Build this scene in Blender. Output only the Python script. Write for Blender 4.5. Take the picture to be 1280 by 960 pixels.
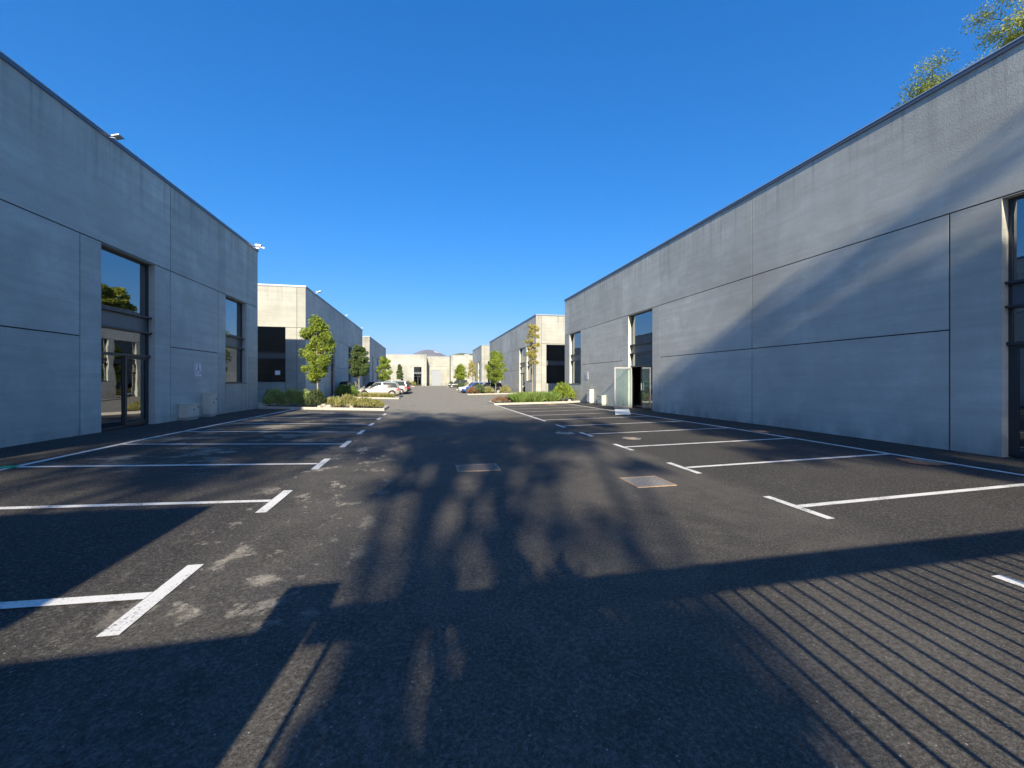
import bpy, math, random
import numpy as np
R = math.radians
rng = random.Random(7)
scene = bpy.context.scene
COL = scene.collection
for o in list(bpy.data.objects):
    bpy.data.objects.remove(o)

# ------------------------------------------------------------------ camera
FPX, YAW = 500.0, math.atan(107 / 500)
CAMZ = 1.78
cam_d = bpy.data.cameras.new('camera')
cam = bpy.data.objects.new('camera', cam_d)
COL.objects.link(cam)
cam.location = (0, 0, CAMZ)
cam.rotation_euler = (R(90), 0, -YAW)
cam_d.sensor_width = 36
cam_d.lens = FPX / 1280 * 36
cam_d.shift_y = -6 / 1280
cam_d.clip_start = 0.05
cam_d.clip_end = 30000
scene.camera = cam

# ------------------------------------------------------------------ light
SUN_EL, SUN_AZ = 25.0, 7.0          # shadows run along +Y, a little towards +X
w = bpy.data.worlds.new('World'); scene.world = w; w.use_nodes = True
nt = w.node_tree; nt.nodes.clear()
sky = nt.nodes.new('ShaderNodeTexSky'); sky.sky_type = 'NISHITA'; sky.sun_disc = False
sky.sun_elevation = R(SUN_EL); sky.sun_rotation = R(180 + SUN_AZ)
sky.air_density = 1.0; sky.dust_density = 1.6; sky.ozone_density = 2.0; sky.altitude = 200
hs = nt.nodes.new('ShaderNodeHueSaturation'); hs.inputs['Saturation'].default_value = 1.3
bg = nt.nodes.new('ShaderNodeBackground'); bg.inputs['Strength'].default_value = 0.145
wo = nt.nodes.new('ShaderNodeOutputWorld')
nt.links.new(sky.outputs[0], hs.inputs['Color']); tn = nt.nodes.new('ShaderNodeMix'); tn.data_type = 'RGBA'; tn.blend_type = 'MULTIPLY'; tn.inputs[0].default_value = 1; tn.inputs[7].default_value = (0.62, 0.88, 1.0, 1)
nt.links.new(hs.outputs[0], tn.inputs[6]); 
sr = nt.nodes.new('ShaderNodeSeparateColor'); cr = nt.nodes.new('ShaderNodeCombineColor'); nt.links.new(tn.outputs[2], sr.inputs[0])
for i_, (a_, p_) in enumerate(((.40, 1.40), (.345, .74), (.54, .62))):       # deeper, clearer blue than the standard sky
    m1 = nt.nodes.new('ShaderNodeMath'); m1.operation = 'MULTIPLY'; m1.inputs[1].default_value = .235
    m2 = nt.nodes.new('ShaderNodeMath'); m2.operation = 'POWER'; m2.inputs[1].default_value = p_
    m3 = nt.nodes.new('ShaderNodeMath'); m3.operation = 'MULTIPLY'; m3.inputs[1].default_value = a_ / .235
    nt.links.new(sr.outputs[i_], m1.inputs[0]); nt.links.new(m1.outputs[0], m2.inputs[0]); nt.links.new(m2.outputs[0], m3.inputs[0]); outs_ = (outs_ if i_ else []) + [m3.outputs[0]]
def _min(a_, b_, k_):
    q_ = nt.nodes.new('ShaderNodeMath'); q_.operation = 'MULTIPLY'; q_.inputs[1].default_value = k_; nt.links.new(b_, q_.inputs[0])
    n_ = nt.nodes.new('ShaderNodeMath'); n_.operation = 'MINIMUM'; nt.links.new(a_, n_.inputs[0]); nt.links.new(q_.outputs[0], n_.inputs[1]); return n_.outputs[0]
g_ = _min(outs_[1], outs_[2], 1.0); nt.links.new(_min(outs_[0], g_, .95), cr.inputs[0]); nt.links.new(g_, cr.inputs[1]); nt.links.new(outs_[2], cr.inputs[2])
nt.links.new(cr.outputs[0], bg.inputs['Color'])
nt.links.new(bg.outputs[0], wo.inputs[0])
sd = bpy.data.lights.new('sun', 'SUN'); sd.energy = 3.8; sd.angle = R(0.53); sd.color = (1.0, 0.87, 0.68)
so = bpy.data.objects.new('sun', sd); COL.objects.link(so)
so.rotation_euler = (R(90 - SUN_EL), 0, -R(SUN_AZ)); so.location = (0, -30, 40)
scene.view_settings.view_transform = 'Standard'
scene.view_settings.look = 'None'
scene.view_settings.exposure = 1.42
scene.view_settings.gamma = 1.0
scene.render.engine = 'CYCLES'
scene.cycles.max_bounces = 8
scene.cycles.transparent_max_bounces = 16

# ------------------------------------------------------------------ materials
MATS = {}
def newmat(name):
    m = bpy.data.materials.new(name); m.use_nodes = True
    MATS[name] = m
    return m, m.node_tree, m.node_tree.nodes['Principled BSDF']
def flat(name, col, rough=0.6, metal=0.0, spec=0.5, var=0.06, scale=3.0, coat=0.0):
    m, t, b = newmat(name)
    n = t.nodes.new('ShaderNodeTexNoise'); n.inputs['Scale'].default_value = scale; n.inputs['Detail'].default_value = 6
    tc = t.nodes.new('ShaderNodeTexCoord'); t.links.new(tc.outputs['Object'], n.inputs['Vector'])
    mx = t.nodes.new('ShaderNodeMix'); mx.data_type = 'RGBA'
    mx.inputs[6].default_value = [c * (1 - var) for c in col] + [1]
    mx.inputs[7].default_value = [min(1, c * (1 + var)) for c in col] + [1]
    t.links.new(n.outputs['Fac'], mx.inputs[0]); t.links.new(mx.outputs[2], b.inputs['Base Color'])
    b.inputs['Roughness'].default_value = rough; b.inputs['Metallic'].default_value = metal
    b.inputs['Specular IOR Level'].default_value = spec
    b.inputs['Coat Weight'].default_value = coat
    return m
class G:
    """tiny node helper"""
    def __init__(s, t): s.t = t
    def n(s, typ, **kw):
        n = s.t.nodes.new(typ)
        for k, v in kw.items(): setattr(n, k, v)
        return n
    def l(s, a, b): s.t.links.new(a, b)
    def noise(s, vec, scale, detail=4, rough=0.55, dist=0.0):
        n = s.n('ShaderNodeTexNoise'); n.inputs['Scale'].default_value = scale
        n.inputs['Detail'].default_value = detail; n.inputs['Roughness'].default_value = rough
        n.inputs['Distortion'].default_value = dist
        s.l(vec, n.inputs['Vector']); return n.outputs['Fac']
    def ramp(s, fac, a, b, ca=0.0, cb=1.0):
        m = s.n('ShaderNodeMapRange'); m.inputs['From Min'].default_value = a; m.inputs['From Max'].default_value = b
        m.inputs['To Min'].default_value = ca; m.inputs['To Max'].default_value = cb
        s.l(fac, m.inputs['Value']); return m.outputs[0]
    def math(s, op, a, b=None):
        m = s.n('ShaderNodeMath', operation=op)
        for i, v in enumerate((a, b)):
            if v is None: continue
            if isinstance(v, (int, float)): m.inputs[i].default_value = v
            else: s.l(v, m.inputs[i])
        return m.outputs[0]
    def mix(s, fac, a, b, blend='MIX'):
        m = s.n('ShaderNodeMix', data_type='RGBA', blend_type=blend)
        for i, v in ((0, fac), (6, a), (7, b)):
            if isinstance(v, (int, float)): m.inputs[i].default_value = v
            elif isinstance(v, tuple): m.inputs[i].default_value = (*v, 1)
            else: s.l(v, m.inputs[i])
        return m.outputs[2]
    def scale(s, vec, x, y, z):
        m = s.n('ShaderNodeMapping'); m.inputs['Scale'].default_value = (x, y, z); s.l(vec, m.inputs['Vector']); return m.outputs[0]

def concrete(name='precast_concrete', k=1.0, warm=1.0):
    m, t, b = newmat(name); g = G(t)
    geo = g.n('ShaderNodeNewGeometry'); P = geo.outputs['Position']
    at = g.n('ShaderNodeAttribute', attribute_name='panel'); pv = at.outputs['Fac']
    big = g.noise(P, 0.55, 5, 0.6, 0.4)
    streak = g.noise(g.scale(P, 2.2, 2.2, 0.18), 1.0, 5, 0.65)
    board = g.noise(g.scale(P, 0.25, 0.25, 5.0), 1.0, 4, 0.6)
    fine = g.noise(P, 22, 6, 0.7)
    c = g.mix(g.ramp(big, 0.34, 0.66), (0.49, 0.51, 0.455), (0.66, 0.68, 0.61))
    blot = g.noise(g.scale(P, 1, 1, 1.3), 0.9, 7, 0.7, 0.8)
    c = g.mix(g.ramp(blot, 0.46, 0.62, 0.0, 0.5), c, (0.43, 0.45, 0.405))
    c = g.mix(g.ramp(streak, 0.35, 0.7, 0.0, 0.55), c, (0.52, 0.51, 0.44))
    c = g.mix(g.ramp(board, 0.42, 0.68, 0.0, 0.4), c, (0.38, 0.375, 0.33))
    dark = g.noise(P, 0.28, 3, 0.5)
    c = g.mix(g.ramp(dark, 0.5, 0.72, 0.0, 0.5), c, (0.28, 0.28, 0.245))
    # a few light lime blooms and pin holes
    bl = g.noise(g.scale(P, 1.3, 1.3, 0.6), 1.7, 8, 0.75)
    c = g.mix(g.ramp(bl, 0.62, 0.72, 0.0, 0.5), c, (0.64, 0.63, 0.56))
    vo = g.n('ShaderNodeTexVoronoi'); vo.inputs['Scale'].default_value = 14; g.l(P, vo.inputs['Vector'])
    c = g.mix(g.ramp(vo.outputs['Distance'], 0.03, 0.09, 0.5, 0.0), c, (0.12, 0.125, 0.12))
    c = g.mix(g.ramp(fine, 0.3, 0.7, 0.0, 0.28), c, (0.34, 0.335, 0.29))
    v = g.n('ShaderNodeHueSaturation'); g.l(c, v.inputs['Color']); g.l(g.ramp(pv, 0, 1, 0.90, 1.14), v.inputs['Value'])
    cs = g.n('ShaderNodeSeparateXYZ'); g.l(P, cs.inputs[0])
    drip = g.math('MULTIPLY', g.ramp(cs.outputs['Z'], 6.9, 8.6, 0, 1), g.ramp(g.noise(g.scale(P, 3.5, 3.5, 0.12), 1.0, 5, 0.7), 0.5, 0.66))
    v2 = g.mix(g.math('MULTIPLY', drip, 0.55), v.outputs[0], (0.20, 0.205, 0.19))
    # rain splash band at the foot of the wall
    sp = g.n('ShaderNodeSeparateXYZ'); g.l(P, sp.inputs[0])
    foot = g.math('MULTIPLY', g.ramp(sp.outputs['Z'], 0.15, 0.8, 1, 0), g.ramp(g.noise(g.scale(P, 1, 1, 0.5), 2.0, 6), 0.35, 0.7))
    c = g.mix(g.math('MULTIPLY', foot, 0.7), v2, (0.20, 0.205, 0.20))
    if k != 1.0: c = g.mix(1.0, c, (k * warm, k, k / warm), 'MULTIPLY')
    g.l(c, b.inputs['Base Color']); b.inputs['Roughness'].default_value = 0.85; b.inputs['Specular IOR Level'].default_value = 0.25
    bp = g.n('ShaderNodeBump'); bp.inputs['Strength'].default_value = 0.5; bp.inputs['Distance'].default_value = 0.006
    rough = g.noise(P, 45, 4, 0.7)
    g.l(g.math('ADD', g.math('ADD', fine, rough), g.math('MULTIPLY', board, 1.2)), bp.inputs['Height']); g.l(bp.outputs[0], b.inputs['Normal'])
    return m
def asphalt(name, dark=False):
    m, t, b = newmat(name); g = G(t)
    geo = g.n('ShaderNodeNewGeometry'); P = geo.outputs['Position']
    sp = g.n('ShaderNodeSeparateXYZ'); g.l(P, sp.inputs[0]); X, Y = sp.outputs['X'], sp.outputs['Y']
    n1 = g.noise(P, 0.35, 5, 0.6, 0.5); n2 = g.noise(P, 3.0, 6, 0.65); grit = g.noise(P, 110, 3, 0.8)
    k = 0.55 if dark else 1.0
    c = g.mix(g.ramp(n1, 0.3, 0.7), (0.038 * k, 0.036 * k, 0.032 * k), (0.100 * k, 0.094 * k, 0.080 * k))
    c = g.mix(g.ramp(n2, 0.4, 0.75, 0, 0.45), c, (0.145 * k, 0.133 * k, 0.108 * k))
    if not dark:
        # far lane: worn and dusty tone, painted paler for the sunlight on it
        wig = g.math('MULTIPLY', g.math('SUBTRACT', n1, 0.5), 7.0)
        far = g.ramp(g.math('ADD', Y, wig), 17, 25)
        c = g.mix(g.math('MULTIPLY', far, 0.92), c, g.mix(g.ramp(n2, 0.3, 0.7), (0.28, 0.26, 0.205), (0.38, 0.355, 0.28)))
        # newer, darker surface in the parking bays
        bayL = g.math('MULTIPLY', g.ramp(X, -2.3, -1.9, 1, 0), g.ramp(Y, 23, 23.6, 1, 0))
        bayR = g.math('MULTIPLY', g.ramp(X, 4.9, 5.3, 0, 1), g.ramp(Y, 29, 29.6, 1, 0))
        bay = g.math('MULTIPLY', g.math('MAXIMUM', bayL, bayR), 0.8)
        c = g.mix(bay, c, g.mix(n1, (0.024, 0.023, 0.021), (0.052, 0.049, 0.043)))
        # pale dried mud along the joint at the left bays and in patches over the bays
        d1 = g.math('ABSOLUTE', g.math('ADD', X, g.math('MULTIPLY', Y, 0.02)))
        joint = g.ramp(g.math('ABSOLUTE', g.math('ADD', X, 1.55)), 0.1, 1.1, 1, 0)
        seam = g.math('MULTIPLY', joint, g.math('MULTIPLY', g.ramp(Y, 2.5, 4.0), g.ramp(Y, 9.5, 13.5, 1, 0)))
        pm = g.noise(g.scale(P, 1.0, 0.8, 1), 2.4, 9, 0.72, 0.25)
        patch = g.math('MULTIPLY', g.ramp(pm, 0.555, 0.605), g.ramp(seam, 0.05, 0.5))
        baym = g.math('MULTIPLY', g.ramp(g.math('ABSOLUTE', g.math('ADD', X, 4.9)), 1.5, 3.4, 1, 0), g.math('MULTIPLY', g.ramp(Y, 7, 10), g.ramp(Y, 19, 23, 1, 0)))
        pm2 = g.noise(g.scale(P, 0.55, 1.0, 1), 1.3, 9, 0.72, 0.3)
        patch2 = g.math('MULTIPLY', g.ramp(pm2, 0.52, 0.59), baym)
        pr = g.noise(g.scale(P, 1.1, 0.8, 1), 1.6, 8, 0.75, 1.3)
        rm = g.math('MULTIPLY', g.ramp(g.math('ABSOLUTE', g.math('SUBTRACT', X, 2.6)), 0.6, 2.2, 1, 0), g.math('MULTIPLY', g.ramp(Y, 2.2, 3.5), g.ramp(Y, 6.5, 9, 1, 0)))
        patch3 = g.math('MULTIPLY', g.math('MULTIPLY', g.ramp(pr, 0.62, 0.72), rm), 0.6)
        tot = g.math('MAXIMUM', g.math('MAXIMUM', patch, g.math('MULTIPLY', patch2, 0.9)), patch3)
        brk = g.ramp(g.noise(P, 22, 4, 0.7), 0.35, 0.6, 0.35, 0.95)
        c = g.mix(g.math('MULTIPLY', tot, brk), c, (0.42, 0.385, 0.30))
    if not dark:
        oil = g.n('ShaderNodeTexVoronoi'); oil.inputs['Scale'].default_value = .45; g.l(P, oil.inputs['Vector'])
        of = g.math('MULTIPLY', g.ramp(g.math('ADD', oil.outputs['Distance'], g.math('MULTIPLY', n2, .25)), .16, .32, 1, 0), .55)
        c = g.mix(of, c, (.03, .03, .03))
    # crack / seam lines
    wv = g.n('ShaderNodeTexVoronoi', feature='DISTANCE_TO_EDGE'); wv.inputs['Scale'].default_value = 0.16
    dis = g.n('ShaderNodeVectorMath', operation='ADD'); g.l(P, dis.inputs[0])
    nn = g.n('ShaderNodeTexNoise'); nn.inputs['Scale'].default_value = 0.8; nn.inputs['Detail'].default_value = 5; g.l(P, nn.inputs['Vector'])
    g.l(nn.outputs['Color'], dis.inputs[1]); g.l(dis.outputs[0], wv.inputs['Vector'])
    crack = g.math('MULTIPLY', g.ramp(wv.outputs['Distance'], 0.0006, 0.002, 1, 0), 0.4)
    c = g.mix(crack, c, (0.03, 0.03, 0.03))
    # aggregate
    g2 = g.noise(P, 38, 5, 0.75)
    c = g.mix(g.ramp(g2, 0.50, 0.66, 0, 0.55), c, (0.22, 0.21, 0.19))
    c = g.mix(g.ramp(g2, 0.36, 0.48, 0.65, 0), c, (0.022, 0.022, 0.023))
    c = g.mix(g.ramp(grit, 0.52, 0.72, 0, 0.5), c, (0.20, 0.195, 0.18))
    c = g.mix(g.ramp(grit, 0.30, 0.46, 0.75, 0), c, (0.018, 0.018, 0.019))
    vo = g.n('ShaderNodeTexVoronoi'); vo.inputs['Scale'].default_value = 26; g.l(P, vo.inputs['Vector'])
    vc = g.n('ShaderNodeSeparateColor'); g.l(vo.outputs['Color'], vc.inputs[0])
    peb = g.math('MULTIPLY', g.ramp(vo.outputs['Distance'], 0.10, 0.16, 1, 0), g.ramp(vc.outputs[0], 0.82, 0.86))
    c = g.mix(g.math('MULTIPLY', peb, 0.75), c, (0.40, 0.38, 0.33))
    g.l(c, b.inputs['Base Color']); b.inputs['Roughness'].default_value = 0.9; b.inputs['Specular IOR Level'].default_value = 0.18
    bp = g.n('ShaderNodeBump'); bp.inputs['Strength'].default_value = 0.6; bp.inputs['Distance'].default_value = 0.012
    g.l(g.math('ADD', grit, g2), bp.inputs['Height']); g.l(bp.outputs[0], b.inputs['Normal'])
    return m
def paint(name, col, wear=0.45):
    m, t, b = newmat(name); g = G(t)
    P = g.n('ShaderNodeNewGeometry').outputs['Position']
    a = g.noise(P, 55, 4, 0.75); s = g.noise(P, 2.5, 5, 0.6)
    f = g.ramp(g.math('ADD', g.math('MULTIPLY', a, 0.65), g.math('MULTIPLY', s, 0.45)), wear, wear + 0.09)
    c = g.mix(f, (0.12, 0.12, 0.115), g.mix(s, tuple(x * 0.85 for x in col), col))
    g.l(c, b.inputs['Base Color']); b.inputs['Roughness'].default_value = 0.75; b.inputs['Specular IOR Level'].default_value = 0.2
    return m
def glass(name, ior, tint, gtint=(0.9, 0.95, 1.0)):
    m, t, b = newmat(name); g = G(t); t.nodes.remove(b)
    out = [n for n in t.nodes if n.type == 'OUTPUT_MATERIAL'][0]
    fr = g.n('ShaderNodeFresnel'); fr.inputs['IOR'].default_value = ior
    gl = g.n('ShaderNodeBsdfGlossy'); gl.inputs['Roughness'].default_value = 0.0; gl.inputs['Color'].default_value = (*gtint, 1)
    P = g.n('ShaderNodeNewGeometry').outputs['Position']
    bp = g.n('ShaderNodeBump'); bp.inputs['Strength'].default_value = 0.04; bp.inputs['Distance'].default_value = 0.05
    g.l(g.noise(P, 0.9, 2), bp.inputs['Height']); g.l(bp.outputs[0], gl.inputs['Normal'])
    tr = g.n('ShaderNodeBsdfTransparent'); tr.inputs['Color'].default_value = (*tint, 1)
    mx = g.n('ShaderNodeMixShader'); g.l(fr.outputs[0], mx.inputs[0]); g.l(tr.outputs[0], mx.inputs[1]); g.l(gl.outputs[0], mx.inputs[2])
    g.l(mx.outputs[0], out.inputs['Surface'])
    return m
def leafmat(name, c1, c2, trans=0.25):
    m, t, b = newmat(name); g = G(t)
    at = g.n('ShaderNodeAttribute', attribute_name='leafvar')
    c = g.mix(at.outputs['Fac'], c1, c2)
    g.l(c, b.inputs['Base Color']); b.inputs['Roughness'].default_value = 0.55; b.inputs['Specular IOR Level'].default_value = 0.3
    tl = g.n('ShaderNodeBsdfTranslucent'); g.l(c, tl.inputs['Color'])
    out = [n for n in t.nodes if n.type == 'OUTPUT_MATERIAL'][0]
    mx = g.n('ShaderNodeMixShader'); mx.inputs[0].default_value = trans
    g.l(b.outputs[0], mx.inputs[1]); g.l(tl.outputs[0], mx.inputs[2]); g.l(mx.outputs[0], out.inputs['Surface'])
    return m
CONC = concrete(); CONE = concrete('precast_concrete_sun_dimmed_ends', 0.62, 0.99)  # second one: same concrete, colour darkened where end walls face the sun
ASPH = asphalt('worn_asphalt'); ASPD = asphalt('fresh_asphalt', True)
WHITE = paint('white_road_paint', (0.72, 0.72, 0.68), 0.425)
GREEN = paint('green_road_paint', (0.05, 0.45, 0.20), 0.30)
RED = paint('red_road_paint', (0.40, 0.08, 0.05), 0.50)
JOINT = flat('joint_sealant', (0.05, 0.053, 0.055), 0.9)
FRAME = flat('dark_aluminium', (0.045, 0.052, 0.060), 0.4, 0.3)
SPAND = flat('spandrel_sheet', (0.10, 0.115, 0.13), 0.35, 0.3)
COPING = flat('coping_metal', (0.13, 0.15, 0.18), 0.4, 0.4)
COPTOP = flat('coping_light_metal', (0.55, 0.57, 0.58), 0.4, 0.3)
ROOFM = flat('roof_membrane', (0.30, 0.30, 0.29), 0.9)
INNER = flat('interior_concrete', (0.22, 0.22, 0.22), 0.9)
GLASS = glass('facade_glass', 3.4, (0.17, 0.19, 0.20))
YGLASS = glass('end_window_glass', 1.7, (0.20, 0.21, 0.21))
DGLASS = glass('clear_door_glass', 1.5, (0.93, 0.98, 0.97))
_t = DGLASS.node_tree; _o = [n for n in _t.nodes if n.type == 'OUTPUT_MATERIAL'][0]; _src = _o.inputs['Surface'].links[0].from_socket
_d = _t.nodes.new('ShaderNodeBsdfDiffuse'); _d.inputs['Color'].default_value = (.45, .58, .54, 1); _m = _t.nodes.new('ShaderNodeMixShader'); _m.inputs[0].default_value = .06
_t.links.new(_src, _m.inputs[1]); _t.links.new(_d.outputs[0], _m.inputs[2]); _t.links.new(_m.outputs[0], _o.inputs['Surface'])
KERB = flat('kerb_concrete', (0.40, 0.38, 0.33), 0.85, var=0.2, scale=6)
SOIL = flat('planting_soil', (0.10, 0.075, 0.05), 0.95, var=0.4, scale=9)
STONE = flat('pale_stone', (0.38, 0.35, 0.30), 0.9, var=0.25, scale=7)
BARK = flat('pine_bark', (0.11, 0.07, 0.05), 0.95, var=0.4, scale=8)
YBARK = flat('young_bark', (0.30, 0.25, 0.19), 0.9, var=0.3, scale=12)
CREAM = flat('cream_cabinet', (0.60, 0.58, 0.48), 0.5, var=0.08)
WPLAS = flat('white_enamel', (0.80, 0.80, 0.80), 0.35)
SBLUE = flat('sign_blue', (0.03, 0.07, 0.30), 0.4)
LAMPG = flat('lamp_glass', (0.45, 0.42, 0.36), 0.2)
GALV = flat('galvanised_metal', (0.55, 0.56, 0.56), 0.4, 0.6)
IRON = flat('cast_iron', (0.30, 0.22, 0.15), 0.8, 0.0, var=0.4, scale=20)
PALEMET = flat('dusty_steel_cover', (0.20, 0.19, 0.17), 0.7, 0.0, var=0.3, scale=12)
RUST = flat('rust_red_collar', (0.30, 0.13, 0.07), 0.9, var=0.5, scale=18)
TYRE = flat('tyre_rubber', (0.015, 0.015, 0.016), 0.85)
RIM = flat('alloy_rim', (0.55, 0.56, 0.57), 0.3, 0.7)
CGLASS = flat('car_glass', (0.02, 0.028, 0.03), 0.02, 0, 0.35)
BLACKP = flat('black_plastic', (0.02, 0.02, 0.022), 0.5)
HEADL = flat('headlight_lens', (0.65, 0.68, 0.70), 0.1)
TAILL = flat('taillight_lens', (0.45, 0.02, 0.02), 0.15)
SHUT = flat('shutter_grey', (0.22, 0.25, 0.29), 0.5)
GATEM = flat('gate_paint', (0.08, 0.09, 0.09), 0.5)
ROCK = flat('mountain_rock', (0.13, 0.13, 0.14), 0.95, var=0.5, scale=0.002)
SNOW = flat('pale_scree', (0.62, 0.60, 0.58), 0.9, var=0.2, scale=0.01)
FOREST = flat('far_forest', (0.06, 0.08, 0.035), 0.95, var=0.4, scale=0.03)
L_PINE = leafmat('pine_needles', (0.13, 0.17, 0.03), (0.48, 0.52, 0.10), 0.4)
L_YOUNG = leafmat('young_leaves', (0.12, 0.19, 0.02), (0.34, 0.42, 0.07), 0.4)
L_OAK = leafmat('evergreen_leaves', (0.040, 0.075, 0.025), (0.11, 0.16, 0.05))
L_GOLD = leafmat('autumn_leaves', (0.28, 0.27, 0.07), (0.46, 0.40, 0.10), 0.35)
L_ROSE = leafmat('rosemary_leaves', (0.18, 0.25, 0.07), (0.42, 0.52, 0.20), 0.25)
L_DARK = leafmat('dark_shrub_leaves', (0.03, 0.05, 0.02), (0.09, 0.12, 0.05))
L_GRASS = leafmat('grassy_leaves', (0.16, 0.18, 0.05), (0.38, 0.36, 0.14), 0.3)
L_BLADE = leafmat('blade_leaves', (0.08, 0.16, 0.03), (0.26, 0.36, 0.10), 0.3)
L_RED = leafmat('russet_leaves', (0.16, 0.08, 0.04), (0.28, 0.18, 0.09), 0.3)

# ------------------------------------------------------------------ mesh helper
class MB:
    def __init__(s): s.v = []; s.f = []; s.m = []; s.val = []
    def face(s, pts, mat=0, val=0.5):
        i = len(s.v); s.v += [tuple(p) for p in pts]; s.f.append(tuple(range(i, i + len(pts)))); s.m.append(mat); s.val.append(val)
    def box(s, x0, x1, y0, y1, z0, z1, mat=0, val=0.5):
        i = len(s.v)
        s.v += [(x0, y0, z0), (x1, y0, z0), (x1, y1, z0), (x0, y1, z0), (x0, y0, z1), (x1, y0, z1), (x1, y1, z1), (x0, y1, z1)]
        for q in ((0, 3, 2, 1), (4, 5, 6, 7), (0, 1, 5, 4), (1, 2, 6, 5), (2, 3, 7, 6), (3, 0, 4, 7)):
            s.f.append(tuple(i + k for k in q)); s.m.append(mat); s.val.append(val)
    def bar(s, a, b, w, h=None, mat=0):
        a = np.array(a, float); b = np.array(b, float); d = b - a; d /= np.linalg.norm(d)
        up = np.array([0, 0, 1.0]) if abs(d[2]) < 0.95 else np.array([0, 1.0, 0])
        sx = np.cross(d, up); sx /= np.linalg.norm(sx); sy = np.cross(sx, d); h = h or w
        i = len(s.v)
        for p in (a, b):
            for q, r in ((-1, -1), (1, -1), (1, 1), (-1, 1)):
                s.v.append(tuple(p + sx * q * w / 2 + sy * r * h / 2))
        for q in ((0, 1, 2, 3), (7, 6, 5, 4), (0, 4, 5, 1), (1, 5, 6, 2), (2, 6, 7, 3), (3, 7, 4, 0)):
            s.f.append(tuple(i + k for k in q)); s.m.append(mat); s.val.append(.5)
    def tube(s, pts, rad, n=8, mat=0, cap=True):
        pts = [np.array(p, float) for p in pts]
        if isinstance(rad, (int, float)): rad = [rad] * len(pts)
        base = len(s.v); ref = np.array([0.3, 1.0, 0.2])
        for k, p in enumerate(pts):
            d = pts[min(k + 1, len(pts) - 1)] - pts[max(k - 1, 0)]; d /= np.linalg.norm(d)
            a = np.cross(d, ref); a /= np.linalg.norm(a); b = np.cross(d, a)
            for j in range(n):
                t = 2 * math.pi * j / n; s.v.append(tuple(p + (a * math.cos(t) + b * math.sin(t)) * rad[k]))
        for k in range(len(pts) - 1):
            for j in range(n):
                q = base + k * n
                s.f.append((q + j, q + (j + 1) % n, q + n + (j + 1) % n, q + n + j)); s.m.append(mat); s.val.append(.5)
        if cap:
            s.f.append(tuple(base + j for j in range(n))[::-1]); s.m.append(mat); s.val.append(.5)
            s.f.append(tuple(base + (len(pts) - 1) * n + j for j in range(n))); s.m.append(mat); s.val.append(.5)
    def loft(s, rings, mat=0, cap=True, closed=True):
        base = len(s.v); n = len(rings[0])
        for r in rings: s.v += [tuple(p) for p in r]
        for k in range(len(rings) - 1):
            for j in range(n if closed else n - 1):
                q = base + k * n
                s.f.append((q + j, q + (j + 1) % n, q + n + (j + 1) % n, q + n + j)); s.m.append(mat); s.val.append(.5)
        if cap:
            s.f.append(tuple(base + j for j in range(n))[::-1]); s.m.append(mat); s.val.append(.5)
            s.f.append(tuple(base + (len(rings) - 1) * n + j for j in range(n))); s.m.append(mat); s.val.append(.5)
    def build(s, name, mats, parent=None, off=(0, 0, 0), attr=None, smooth=False, bevel=0):
        if not isinstance(mats, (list, tuple)): mats = [mats]
        me = bpy.data.meshes.new(name)
        v = np.array(s.v) - np.array(off)
        me.from_pydata(v.tolist(), [], s.f); me.update()
        for m in mats: me.materials.append(m)
        me.polygons.foreach_set('material_index', s.m)
        if attr:
            a = me.attributes.new(attr, 'FLOAT', 'FACE'); a.data.foreach_set('value', s.val)
        if smooth: me.polygons.foreach_set('use_smooth', [True] * len(s.f))
        o = bpy.data.objects.new(name, me); COL.objects.link(o)
        if parent: o.parent = parent
        if bevel:
            b = o.modifiers.new('bevel', 'BEVEL'); b.width = bevel; b.segments = 2; b.limit_method = 'ANGLE'
        return o
def empty(name, loc, rz=0.0, label=None, cat=None, group=None):
    o = bpy.data.objects.new(name, None); COL.objects.link(o); o.location = loc; o.rotation_euler = (0, 0, rz); o.empty_display_size = 0.2
    return tag(o, label, cat, group)
def tag(o, label=None, cat=None, group=None, kind=None):
    for k, v in (('label', label), ('category', cat), ('group', group), ('kind', kind)):
        if v: o[k] = v
    return o
def struct(o): o['kind'] = 'structure'; return o
def copy_thing(root, loc, rz, label):
    r = root.copy(); COL.objects.link(r); r.location = loc; r.rotation_euler = (0, 0, rz); r['label'] = label
    for ch in list(root.children):
        c = ch.copy(); COL.objects.link(c); c.parent = r
        for gch in list(ch.children):
            d = gch.copy(); COL.objects.link(d); d.parent = c
    return r

# ------------------------------------------------------------------ ground
GX = [(-3000, .30), (-8.95, .30), (-7.05, .24), (-2.15, .08), (1.5, 0), (5.1, 0), (10.3, .07), (11.95, .12), (3000, .12)]
GY = [(-3000, 0), (12, 0), (32, -.18), (12000, -.18)]
def pl(tab, x):
    for (a, za), (b, zb) in zip(tab, tab[1:]):
        if x <= b: return za + (zb - za) * (x - a) / (b - a)
    return tab[-1][1]
def gz(x, y): return pl(GX, x) + pl(GY, y)
def sheet(mb, x0, x1, y0, y1, lift, mat=0):
    xs = sorted({x0, x1, *[a for a, _ in GX if x0 < a < x1]}); ys = sorted({y0, y1, *[a for a, _ in GY if y0 < a < y1]})
    for i in range(len(xs) - 1):
        for j in range(len(ys) - 1):
            mb.face([(x, y, gz(x, y) + lift) for x, y in ((xs[i], ys[j]), (xs[i + 1], ys[j]), (xs[i + 1], ys[j + 1]), (xs[i], ys[j + 1]))], mat)
mb = MB(); sheet(mb, -3000, 3000, -3000, 12000, 0); struct(mb.build('ground', ASPH))
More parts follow.
